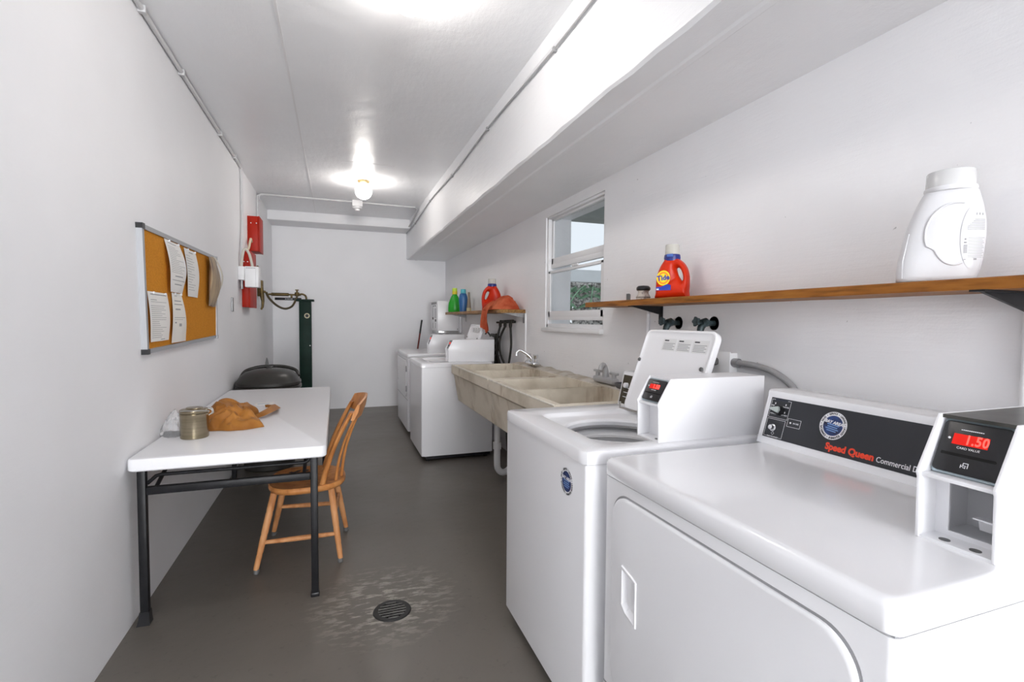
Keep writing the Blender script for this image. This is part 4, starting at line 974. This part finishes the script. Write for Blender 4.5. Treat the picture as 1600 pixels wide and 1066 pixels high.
# faucets
def faucet_far():
    y = 4.03; x = 1.62; z = 1.0
    t = thing('faucet', (x, y, z), 'chrome swan neck faucet on the far laundry tub', 'faucet')
    B().box(x - .03, x + .03, y - .11, y + .11, z + .004, z + .035, bev=.01).build('faucet_body', M_CHROME, t)
    for yy in (y - .085, y + .085): 
        B().lathe([(.001, 0), (.016, 0), (.016, .03), (.022, .034), (.024, .06), (.018, .066), (.001, .067)], (x, yy, z + .034), seg=14).build('handle', M_CHROME, t)
    B().tube([(x - .0, y, z + .03), (x - .005, y, z + .06), (x - .03, y + .01, z + .09), (x - .08, y + .03, z + .125), (x - .105, y + .04, z + .13), (x - .125, y + .045, z + .112), (x - .128, y + .047, z + .085)], [.014, .013, .0115, .0115, .0115, .011, .013], smooth=6).build('spout', M_CHROME, t)
faucet_far()
def faucet_near():
    y = 2.765; x = 1.62; z = 1.0
    t = thing('faucet', (x, y, z), 'grey painted faucet on the near laundry tub', 'faucet')
    B().box(x - .03, x + .03, y - .12, y + .12, z + .003, z + .04, bev=.012).build('faucet_body', M_FAUC, t)
    for yy in (y - .10, y + .10):
        b = B().lathe([(.001, 0), (.015, 0), (.015, .03), (.001, .031)], (x, yy, z + .038), seg=12); b.box(x - .01, x + .01, yy - .045, yy + .045, z + .062, z + .078, bev=.005); b.build('handle', M_FAUC, t)
    B().tube([(x, y, z + .03), (x - .002, y, z + .07), (x - .008, y, z + .10), (x - .025, y - .01, z + .118), (x - .045, y - .02, z + .108), (x - .055, y - .025, z + .085)], [.024, .021, .018, .016, .015, .015], smooth=5).build('spout', M_FAUC, t)
faucet_near()
sd = thing('soap_dish', (1.60, 2.50, .99), 'dark grey soap dish on the back ledge of the near laundry tub', 'soap dish')
rg = [[(1.60 + x * s, 2.50 + y * s, 1.0 + z) for x, y in sup(.05, .075, 2.6, 32)] for s, z in ((.8, .0), (1, .012), (1.04, .03), (.95, .03), (.85, .014), (.3, .012))]
B().loft(rg).build('dish', mat('dark_grey_plastic', (.10, .10, .11), .45), sd)

# hose bibbs and outlet over the near washer
def bibb(y, z, label):
    t = thing('wall_valve', (RW, y, z), label, 'valve')
    b = B().lathe([(.001, 0), (.034, 0), (.034, .006), (.001, .008)], seg=18, T=frame((RW, y, z), (0, 1, 0), (0, 0, 1)) @ Matrix.Rotation(0, 4, 'X'))
    b.tube([(RW, y, z), (RW - .03, y, z), (RW - .05, y, z + .004), (RW - .075, y, z)], [.014, .014, .022, .018], seg=14)
    b.tube([(RW - .055, y, z), (RW - .075, y, z - .02), (RW - .082, y, z - .055)], [.018, .017, .014], seg=14, smooth=3)
    b.build('valve_body', M_TEALVALVE, t)
    h = B().tube([(RW - .065, y, z + .002), (RW - .10, y, z + .006)], .010); rgp = []
    T = frame((RW - .105, y, z + .008), (0, 1, 0), (.1, 0, 1)); pl = []
    for k in range(20):
        a = 2 * pi * k / 20; pl.append(((.021 + .004 * cos(5 * a)) * cos(a), (.021 + .004 * cos(5 * a)) * sin(a)))
    h.prism(pl, -.006, .006, 0, T, bev=.002); h.build('handle', M_TEALVALVE, t)
    B().tube([(RW - .082, y, z - .05), (RW - .085, y, z - .12), (RW - .07, y + .01, z - .3), (RW - .05, y + .02, z - .5)], .012, smooth=5).build('supply_hose', M_HOSE, t)
bibb(2.17, 1.39, 'left dark valve on the wall above the open washing machine lid')
bibb(1.91, 1.39, 'right dark valve on the wall above the open washing machine lid')
ob = thing('power_outlet', (RW, 1.81, 1.16), 'white outlet box on the wall behind the open washing machine lid', 'outlet')
B().box(RW - .045, RW, 1.755, 1.87, 1.165, 1.258, bev=.004).build('box', M_TRIM, ob)
B().box(RW - .05, RW - .045, 1.75, 1.875, 1.16, 1.263, bev=.002).build('cover_plate', M_TRIM, ob)
B().tube([(RW - .05, 1.835, 1.215), (RW - .075, 1.835, 1.215)], .018).build('plug', M_RUBBER, ob)
fx = thing('flexible_conduit', (RW, 1.5, 1.1), 'grey flexible conduit arching from the outlet box behind the coin box', 'conduit')
B().tube([(RW - .022, 1.755, 1.215), (RW - .022, 1.70, 1.215), (RW - .02, 1.62, 1.21), (RW - .02, 1.53, 1.19), (RW - .022, 1.45, 1.145), (RW - .024, 1.41, 1.08), (RW - .024, 1.40, 1.0), (RW - .024, 1.40, .02)], .013, smooth=6).build('conduit_run', M_CONDUITG, fx)
B().tube([(RW - .022, 1.758, 1.215), (RW - .022, 1.725, 1.215)], .020).build('connector', M_GALV, fx)

# far valves and black hoses
fv = thing('washer_hookup', (RW, 4.86, 1.0), 'dark wall valves with black hoses dropping behind the far laundry tub', 'valve')
b = B().tube([(RW - .04, 5.05, 1.375), (RW - .04, 4.66, 1.385)], .017)
for y in (5.02, 4.86, 4.69): b.tube([(RW - .002, y, 1.38), (RW - .05, y, 1.38), (RW - .055, y, 1.35), (RW - .055, y, 1.32)], [.012, .018, .017, .014])
b.tube([(RW - .06, 5.12, 1.37), (RW - .04, 5.04, 1.37)], .010)
b.build('manifold', M_DKBRASS, fv)
for pts in ([(RW - .055, 5.02, 1.33), (RW - .08, 5.03, 1.22), (RW - .10, 5.0, 1.08), (RW - .10, 4.88, .93), (RW - .09, 4.76, .70), (RW - .07, 4.70, .02)],
            [(RW - .055, 4.86, 1.33), (RW - .09, 4.92, 1.20), (RW - .10, 4.88, 1.06), (RW - .09, 4.74, .92), (RW - .08, 4.70, .80)],
            [(RW - .055, 4.69, 1.33), (RW - .05, 4.68, 1.15), (RW - .06, 4.70, 1.0), (RW - .07, 4.74, .85)]):
    B().tube(pts, .0115, smooth=6).build('hose', M_HOSE, fv)
fg = thing('gas_valve', (RW, 5.2, 1.0), 'old dark brass valve and pipe standing beside the far washing machine coin box', 'valve')
b = B().tube([(RW - .06, 5.10, .80), (RW - .06, 5.10, .95), (RW - .06, 5.12, 1.25)], .016)
b.tube([(RW - .06, 5.17, .80), (RW - .06, 5.18, 1.22)], .013)
for z in (.99, 1.06, 1.13, 1.20): b.tube([(RW - .06, 5.11, z), (RW - .06, 5.11, z + .025)], .027, seg=6)
b.tube([(RW - .06, 5.11, 1.225), (RW - .06, 5.22, 1.225), (RW - .065, 5.30, 1.23), (RW - .065, 5.36, 1.225)], [.016, .020, .016, .010])
b.build('valve_pipe', M_DKBRASS, fg)
B().tube([(RW - .065, 5.34, 1.215), (RW - .075, 5.42, 1.255), (RW - .075, 5.50, 1.235)], .009, smooth=4).build('lever', M_HOSE, fg)

# white cabinet on the far right wall
wc = thing('wall_cabinet', (RW, 7.2, 1.2), 'white metal payment cabinet on the right wall in the far corner', 'cabinet')
B().box(1.352, 1.665, 6.95, 7.48, 1.235, 1.66, bev=.004).build('body', M_ENAMEL2, wc)
B().box(1.668, RW, 6.955, 7.47, 1.205, 1.66, bev=.012).build('back_housing', M_ENAMEL2, wc)
b = B()
b.box(1.350, 1.353, 7.03, 7.42, 1.615, 1.648, 0)
for k in range(2): b.box(1.350, 1.353, 7.10 + .14 * k, 7.16 + .14 * k, 1.585, 1.60, 1)
for k in range(7): b.box(1.350, 1.353, 7.05, 7.17, 1.42 + k * .02, 1.43 + k * .02, 2)
b.box(1.347, 1.353, 7.06, 7.12, 1.365, 1.40, 1); b.box(1.347, 1.353, 7.27, 7.33, 1.395, 1.43, 1); b.box(1.350, 1.353, 7.09, 7.11, 1.27, 1.35, 2); b.box(1.350, 1.353, 7.29, 7.31, 1.27, 1.35, 2); b.box(1.350, 1.353, 7.30, 7.315, 1.44, 1.58, 2)
b.build('control_strip', [M_GREYINK, M_INK, M_GREYINK], wc)
B().box(1.37, 1.66, 6.965, 7.46, 1.19, 1.235, bev=.003).build('underside_rail', mat('dull_chrome', (.5, .5, .5), .18, metal=1), wc)
B().lathe([(.001, .0), (.008, 0), (.008, .004), (.001, .005)], seg=10, T=frame((1.64, 6.949, 1.26), (1, 0, 0), (0, 0, 1))).build('lock', M_GREYINK, wc)

# ------------------------------------------------------------------ shelves
SHZ = 1.512
def plank(b, x0, x1, y0, y1, z0, z1, wob=.0, n=24):
    rg = []
    for i in range(n + 1):
        y = y0 + (y1 - y0) * i / n; w = wob * noise.noise(Vector((y * 4, 0, x0))); w2 = wob * noise.noise(Vector((y * 6, 5, x0)))
        rg.append([(x0 + w2, y, z0 + w), (x1, y, z0 + w), (x1, y, z1), (x0 + .003 + w2, y, z1), (x0 + w2, y, z1 - .003)])
    b.loft(rg)
def bracket(t, y, x0, z, m=M_BLKSTEEL, h=.14):
    Tm = Matrix(((1, 0, 0, 0), (0, 0, 1, 0), (0, 1, 0, 0), (0, 0, 0, 1)))
    b = B().box(x0, RW, y - .016, y + .016, z - .005, z); b.box(RW - .005, RW, y - .016, y + .016, z - h, z)
    b.prism([(x0 + .01, z - .004), (RW - .003, z - .004), (RW - .003, z - h * .45), (RW - .02, z - h * .45)], y - .004, y + .004, T=Tm)
    b.build('bracket', m, t)
ls = thing('wall_shelf', (1.6, 1.7, SHZ - .032), 'long brown wooden plank shelf on the right wall above the washer and dryer', 'shelf')
b = B(); plank(b, 1.485, RW, -.25, 2.80, SHZ - .030, SHZ, .002); b.build('plank', M_SHELF, ls)
bracket(ls, 2.32, 1.50, SHZ - .030, h=.10); bracket(ls, .76, 1.47, SHZ - .030, h=.12)
fs_ = thing('wall_shelf', (1.58, 5.6, 1.47), 'short weathered plank shelf on the right wall above the far machines', 'shelf')
b = B(); plank(b, 1.452, RW, 4.42, 6.88, 1.466, 1.498, .008); b.build('plank', M_SHELF2, fs_)
bracket(fs_, 4.46, 1.48, 1.468, M_GALV, .10); bracket(fs_, 6.7, 1.48, 1.468, M_GALV, .10)

# detergent jug with a through handle (used for the orange jugs and the white one)
def jug(x, y, z, rot, w, d, h, label, body_m, collar_m, cap_m, name='detergent_bottle', logo=True, capr=.026, caph=.05, facing=1):
    """w: width along local x, d: depth, outline in local xz extruded in y with rounding; handle at +x"""
    t = thing(name, (x, y, z), label, 'detergent bottle')
    T = Matrix.Translation((x, y, z)) @ Matrix.Rotation(rot, 4, 'Z')
    hb = h - caph - .022
    outer = [(-.46, 0), (-.50, .06), (-.50, .30), (-.48, .50), (-.43, .68), (-.34, .84), (-.24, .96), (-.20, 1.0), (.16, 1.0), (.22, .965), (.34, .88), (.44, .74), (.495, .55), (.50, .40), (.485, .2), (.46, .04), (.44, 0)]
    hole = [(.13, .74), (.20, .76), (.27, .70), (.325, .58), (.34, .47), (.30, .44), (.26, .47), (.20, .56), (.15, .66)]
    c = (.24, .60); n = 96
    # smooth closed outline
    def smoothp(P, k=4):
        Q = []
        m = len(P)
        for i in range(m):
            p0, p1, p2, p3 = [P[(i + j - 1) % m] for j in range(4)]
            for s in range(k):
                u = s / k
                Q.append(tuple(.5 * (2 * p1[a] + (p2[a] - p0[a]) * u + (2 * p0[a] - 5 * p1[a] + 4 * p2[a] - p3[a]) * u * u + (3 * p1[a] - p0[a] - 3 * p2[a] + p3[a]) * u ** 3) for a in (0, 1)))
        return Q
    oo = ray_ring(smoothp(outer, 3), c, n); hh = ray_ring(smoothp(hole, 3), c, n)
    def pt(p, yy): return (p[0] * w, yy * d, p[1] * hb)
    rings = []
    # thickness profile from hole edge over the flank to the outline, front then back
    for f, yy in ((0., .0), (.03, .12), (.10, .22), (.25, .36), (.45, .46), (.70, .47), (.86, .40), (.95, .26), (.99, .12), (1., 0.)):
        rings.append([pt((hh[i][0] + (oo[i][0] - hh[i][0]) * f, hh[i][1] + (oo[i][1] - hh[i][1]) * f), -yy * (.55 + .45 * min(1, hypot(oo[i][0] - hh[i][0], oo[i][1] - hh[i][1]) / .45))) for i in range(n)])
    back = [[(p[0], -p[1], p[2]) for p in r] for r in rings[::-1]]
    rr = rings + back[1:-1]
    b = B(); N = len(rr); vs = [p for r in rr for p in r]; fs = []
    for i in range(N):
        for j in range(n):
            k = (j + 1) % n; i2 = (i + 1) % N; fs.append((i * n + j, i * n + k, i2 * n + k, i2 * n + j))
    b.add(vs, fs, 0, T)
    body = b.build('bottle_body', body_m, t, smooth=60)
    nx = -.02 * w
    B().lathe([(.001, hb - .012), (capr * 1.12, hb - .012), (capr * 1.16, hb + .004), (capr * 1.10, hb + .018), (capr * .95, hb + .022), (.001, hb + .022)], (nx, 0, 0), T=T).build('collar', collar_m, t)
    B().lathe([(.001, hb + .02), (capr * 1.02, hb + .02), (capr * .98, h - .004), (capr * .93, h), (capr * .86, h - .001), (capr * .84, h - .010), (.001, h - .011)], (nx, 0, 0), T=T, seg=32).build('cap', cap_m, t)
    return t, T, body
# the orange bottle on the long shelf
jt, T, body = jug(1.565, 2.045, SHZ, radians(-58), .162, .088, .262, 'orange red detergent bottle with round logo on the long shelf', M_ORANGEPLASTIC, M_NAVYCAP, M_CAPCLEAR, capr=.034, caph=.046)
q = B(); F = T @ frame((-.030, -.0425, .098), (1, 0, 0), (0, 0, 1))
for r, m, z in ((.037, 0, .0004), (.030, 1, .0007), (.022, 0, .0010)): q.lathe([(.0005, 0), (r, 0), (r, z), (.0005, z)], seg=36, m=m, T=F, sx=.92)
q.text('Tide', F @ frame((0, 0, .0013), (1, .1, 0), (-.1, 1, 0)), .034, 2, bold=.0012, depth=.0003)
q.prism([(-.036, -.060), (.038, -.060), (.038, -.036), (.02, -.030), (-.01, -.042), (-.036, -.044)], 0, .0008, 2, F)
q.prism([(-.034, -.058), (-.022, -.058), (-.022, -.051), (-.034, -.051)], .0008, .0011, 3, F)
q.build('logo', [M_TIDEYEL, M_TIDEORG, M_TIDEBLUE, M_PRINT], body)
q = B().box(-.016, .016, -.043, -.036, .198, .214, bev=.003, T=T); q.build('pour_tab', mat('blue_tab', (.06, .13, .42), .4), jt)
# the one on the far shelf, behind the red cloth
jug(1.565, 5.06, 1.4985, radians(168), .215, .11, .335, 'orange detergent bottle behind the red cloth on the far shelf', M_ORANGEPLASTIC, M_NAVYCAP, M_CAPCLEAR, capr=.042, caph=.05)

# white jug, big, near
def white_jug():
    x, y, z = 1.575, .905, SHZ
    t = thing('detergent_jug', (x, y, z), 'large white detergent jug with clear cap on the long shelf near the camera', 'detergent bottle')
    T = Matrix.Translation((x, y, z)) @ Matrix.Rotation(radians(-58), 4, 'Z')
    PR = [(0, -.086, .070, .046), (.004, -.092, .077, .052), (.03, -.093, .085, .054), (.06, -.090, .090, .055), (.12, -.080, .094, .055), (.16, -.070, .093, .054), (.20, -.057, .087, .051), (.225, -.047, .081, .048), (.24, -.040, .077, .046), (.246, -.036, .073, .043)]
    def prof(h):
        for (h0, *a), (h1, *b) in zip(PR, PR[1:]):
            if h <= h1:
                u = (h - h0) / (h1 - h0); return [p + (q - p) * u for p, q in zip(a, b)]
        return list(PR[-1][1:])
    E = 2.7
    def surf(xx, h, off=0.):
        l, r, d = prof(h); c = (l + r) / 2; w = (r - l) / 2; k = min(.995, abs((xx - c) / w))
        return (xx, -(d + off) * (1 - k ** E) ** (1 / E) - off * .3, h)
    hs = [0, .002, .004, .015, .03, .045, .06, .08, .10, .12, .14, .16, .175, .19, .2, .212, .225, .233, .24, .243, .246]
    rg = []
    for h in hs:
        l, r, d = prof(h); c = (l + r) / 2; w = (r - l) / 2
        rg.append([(c + px, py, h) for px, py in sup(w, d, E, 64)])
    body = B().loft(rg, T=T).build('jug_body', M_JUG, t, smooth=60)
    cx = .0185
    B().lathe([(.001, .244), (.055, .244), (.057, .250), (.056, .256), (.001, .256)], (cx, 0, 0), T=T, seg=40).build('collar', M_JUG, t)
    B().lathe([(.001, .2555), (.0535, .2555), (.052, .296), (.050, .299), (.047, .298), (.046, .285), (.001, .284)], (cx, 0, 0), T=T, seg=40).build('cap', M_CAPWHITE, t)
    # grip outline moulded in the flank and the oval label pad
    g = B(); pts = []
    for k in range(25):
        a = radians(75 + 215 * k / 24); pts.append(surf(.030 + .062 * cos(a) * (.75 if k > 14 else 1.), .125 + .082 * sin(a), .001))
    g.tube(pts, .0028, seg=8, T=T); g.build('moulded_grip', M_JUG, body, smooth=60)
    s1 = B().tube([surf(-.078, .012, .0), surf(-.078, .06, .0), surf(-.070, .11, .0), surf(-.066, .135, 0)], .0016, seg=6, T=T).build('moulded_seam', M_JUG, body)
    q = B(); cxl, czl, a_, b_ = .066, .112, .026, .082
    def patch(x0, x1, z0, z1, off, m, nx=6, nz=2):
        vs = [surf(x0 + (x1 - x0) * i / nx, z0 + (z1 - z0) * j / nz, off) for j in range(nz + 1) for i in range(nx + 1)]
        q.add(vs, [(j * (nx + 1) + i, j * (nx + 1) + i + 1, (j + 1) * (nx + 1) + i + 1, (j + 1) * (nx + 1) + i) for j in range(nz) for i in range(nx)], m, T)
    nz = 40
    for j in range(nz):
        z0 = czl - b_ + 2 * b_ * j / nz; z1 = z0 + 2 * b_ / nz
        w = a_ * sqrt(max(.02, 1 - ((z0 + z1) / 2 - czl) ** 2 / b_ ** 2)); patch(cxl - w, min(cxl + w, .0905), z0, z1, .0012, 0, 6, 1)
    for j in range(7):
        z0 = .132 + j * .0042; patch(.054 + max(0, .0035 * (j - 2)), .0885, z0, z0 + .0026, .0022, 1, 5, 1)
    for j in range(13):
        z0 = .060 + j * .0042; patch(.056, .0885 - .002 * (j % 3), z0, z0 + .0018, .0022, 1, 5, 1)
    for j in range(8): patch(.047, .0545, .072 + j * .0028, .0736 + j * .0028, .0022, 2, 2, 1)
    for k in range(3): patch(.070 + k * .006, .072 + k * .006, .170, .176, .0022, 2, 1, 1)
    patch(.048, .053, .098, .101, .0022, 2, 2, 1); patch(.049, .052, .106, .110, .0022, 2, 2, 1); patch(.049, .052, .054, .0565, .0022, 2, 2, 1); patch(.068, .074, .0535, .058, .0022, 2, 2, 1)
    q.build('back_label', [M_JUG, mat('label_grey_print', (.50, .50, .51), .6), M_GREYINK], body, smooth=60)
white_jug()

# small scrub pot with black lid beside the orange bottle
sp = thing('scrub_brush', (1.555, 2.275, SHZ), 'small cream pot scrubber with black top beside the orange bottle on the long shelf', 'brush')
B().lathe([(.001, 0), (.036, 0), (.037, .010), (.035, .022), (.029, .030), (.027, .040), (.030, .050), (.001, .050)], (1.555, 2.275, SHZ)).build('brush_body', mat('cream_brown_plastic', (.52, .46, .40), .5, col2=(.30, .26, .24), vscale=60, ramp=(.42, .5)), sp)
B().lathe([(.001, .049), (.033, .049), (.037, .056), (.036, .066), (.028, .074), (.001, .077)], (1.555, 2.275, SHZ)).build('black_top', M_BLACK, sp)
B().lathe([(.036, .012), (.0385, .012), (.0385, .015), (.036, .015)], (1.555, 2.275, SHZ)).build('band', M_INK, sp)
cw = tag(B().loft([[(1.508 + dx * .004, y, z) for dx, z in ((-1, SHZ), (1, SHZ), (1, SHZ + .03), (-1, SHZ + .035))] for y in (2.33, 2.36)]).build('sponge_scrap', M_RUBBER), 'small dark scrap on the long shelf left of the scrubber', 'scrap')

# far shelf bottles
FZ = 1.4985
def bottle(x, y, z, prof, capprof, name, label, bm, cm, sx=1., sy=.6, rot=0., extra=None):
    t = thing(name, (x, y, z), label, 'bottle'); T = Matrix.Translation((x, y, z)) @ Matrix.Rotation(rot, 4, 'Z')
    B().lathe(prof, T=T, sx=sx, sy=sy, seg=32).build('bottle_body', bm, t, smooth=60)
    B().lathe(capprof, T=T, seg=24).build('cap', cm, t)
    return t, T
vr = radians(-14)
t, T = bottle(1.545, 6.72, FZ, [(.001, 0), (.082, 0), (.090, .012), (.090, .06), (.084, .12), (.066, .175), (.048, .215), (.034, .235), (.030, .25), (.001, .25)], [(.001, .246), (.036, .246), (.036, .285), (.033, .287), (.032, .330), (.001, .332)], 'softener_bottle', 'green bottle with yellow cap at the far end of the short shelf', M_GREEN, M_YELLOW, 1, .6, vr)
B().lathe([(.001, .288), (.0345, .288), (.0335, .331), (.001, .333)], T=T, seg=24).build('cap_cup', M_LIME, t)
t, T = bottle(1.545, 6.235, FZ, [(.001, 0), (.044, 0), (.047, .01), (.050, .08), (.056, .15), (.054, .19), (.044, .225), (.034, .238), (.001, .238)], [(.001, .236), (.036, .236), (.034, .285), (.030, .290), (.001, .291)], 'shampoo_bottle', 'blue bottle with teal cap standing second on the short shelf', M_BLUE, M_TEAL, 1, .6, vr)
t, T = bottle(1.56, 6.0, FZ, [(.001, 0), (.030, 0), (.030, .045), (.001, .046)], [(.001, .046), (.027, .046), (.018, .15), (.013, .24), (.001, .242)], 'squeeze_tube', 'thin grey brown tube with cream base right of the blue bottle', mat('cream_base', (.52, .46, .27), .5), mat('grey_brown_tube', (.24, .20, .15), .45), 1, 1, vr)
# red cloth draped over the short shelf
cl = thing('red_cloth', (1.5, 4.75, FZ), 'red orange cloth bunched on the short shelf and hanging over its edge', 'cloth')
ol = [(1.460, 4.93), (1.52, 4.955), (1.60, 4.95), (1.655, 4.86), (1.67, 4.66), (1.65, 4.47), (1.56, 4.44), (1.475, 4.50), (1.458, 4.70)]
ga, gb = gh(1.58, 4.62, .13, .09), gh(1.51, 4.86, .08, .05)
b = crumple(ol, lambda x, y: ga(x, y) + gb(x, y) + .012, FZ, .036, 9, 11, nr=40, na=150)
bun = b.build('bunched_part', M_SHADERED, cl, smooth=50)
b = B(); rg = []
path = [(1.56, FZ + .02), (1.50, FZ + .045), (1.46, FZ + .035), (1.438, FZ + .005), (1.43, FZ - .05), (1.432, FZ - .12), (1.438, FZ - .18), (1.44, FZ - .205)]
for i in range(40):
    u = i / 39 * (len(path) - 1); k = min(int(u), len(path) - 2); f = u - k
    px = path[k][0] + (path[k + 1][0] - path[k][0]) * f; pz = path[k][1] + (path[k + 1][1] - path[k][1]) * f
    hang = max(0, min(1, (FZ - pz) / .2)); w = .115 - .02 * hang; yc = 4.82 + .02 * hang; ring = []
    m = 40
    for j in range(m):
        a = 2 * pi * j / m; s_ = cos(a); fold = .014 * sin(3.2 * s_ + 1.5 * hang + .5) + .007 * sin(8 * s_ + 3 * hang)
        ring.append((px - .012 + fold * (.4 + .8 * hang) + .010 * sin(a), yc + w * s_, pz + (.03 * s_ * hang if i > 34 else 0) + .010 * sin(a) * (1 - hang)))
    rg.append(ring)
b.loft(rg); b.build('hanging_part', M_SHADERED, cl, smooth=60)

# ------------------------------------------------------------------ light, sky, camera
W = bpy.data.worlds.new('World'); S.world = W; W.use_nodes = True
bgn = W.node_tree.nodes['Background']; bgn.inputs['Color'].default_value = (.84, .92, 1, 1); bgn.inputs['Strength'].default_value = .64
def area(name, loc, rot, sx, sy, power, col=(1, 1, 1)):
    l = bpy.data.lights.new(name, 'AREA'); l.shape = 'RECTANGLE'; l.size = sx; l.size_y = sy; l.energy = power; l.color = col
    o = bpy.data.objects.new(name, l); COL.objects.link(o); o.location = loc; o.rotation_euler = rot; return o
area('daylight_doorway', (.2, NE - .05, 1.25), (radians(90), 0, 0), 1.78, 2.4, 228, (.97, .985, 1))

cam = bpy.data.cameras.new('Camera'); co = bpy.data.objects.new('Camera', cam); COL.objects.link(co); S.camera = co
cam.sensor_width = 36; cam.lens = 772.8 / 1600 * 36; cam.clip_start = .02
yaw, pitch, roll = .34158, .042916, -.0073265
fw = Vector((sin(yaw) * cos(pitch), cos(yaw) * cos(pitch), -sin(pitch))); r0 = Vector((cos(yaw), -sin(yaw), 0)); d0 = fw.cross(r0)
rt = cos(roll) * r0 + sin(roll) * d0; dn = -sin(roll) * r0 + cos(roll) * d0
up = -dn; bk = -fw
co.matrix_world = Matrix(((rt.x, up.x, bk.x, 0), (rt.y, up.y, bk.y, 0), (rt.z, up.z, bk.z, 1.40), (0, 0, 0, 1)))

S.view_settings.view_transform = 'Standard'; S.view_settings.look = 'None'; S.view_settings.gamma = 1; S.view_settings.exposure = .60; S.view_settings.use_curve_mapping = False
S.cycles.max_bounces = 10; S.cycles.diffuse_bounces = 6; S.cycles.sample_clamp_indirect = 6
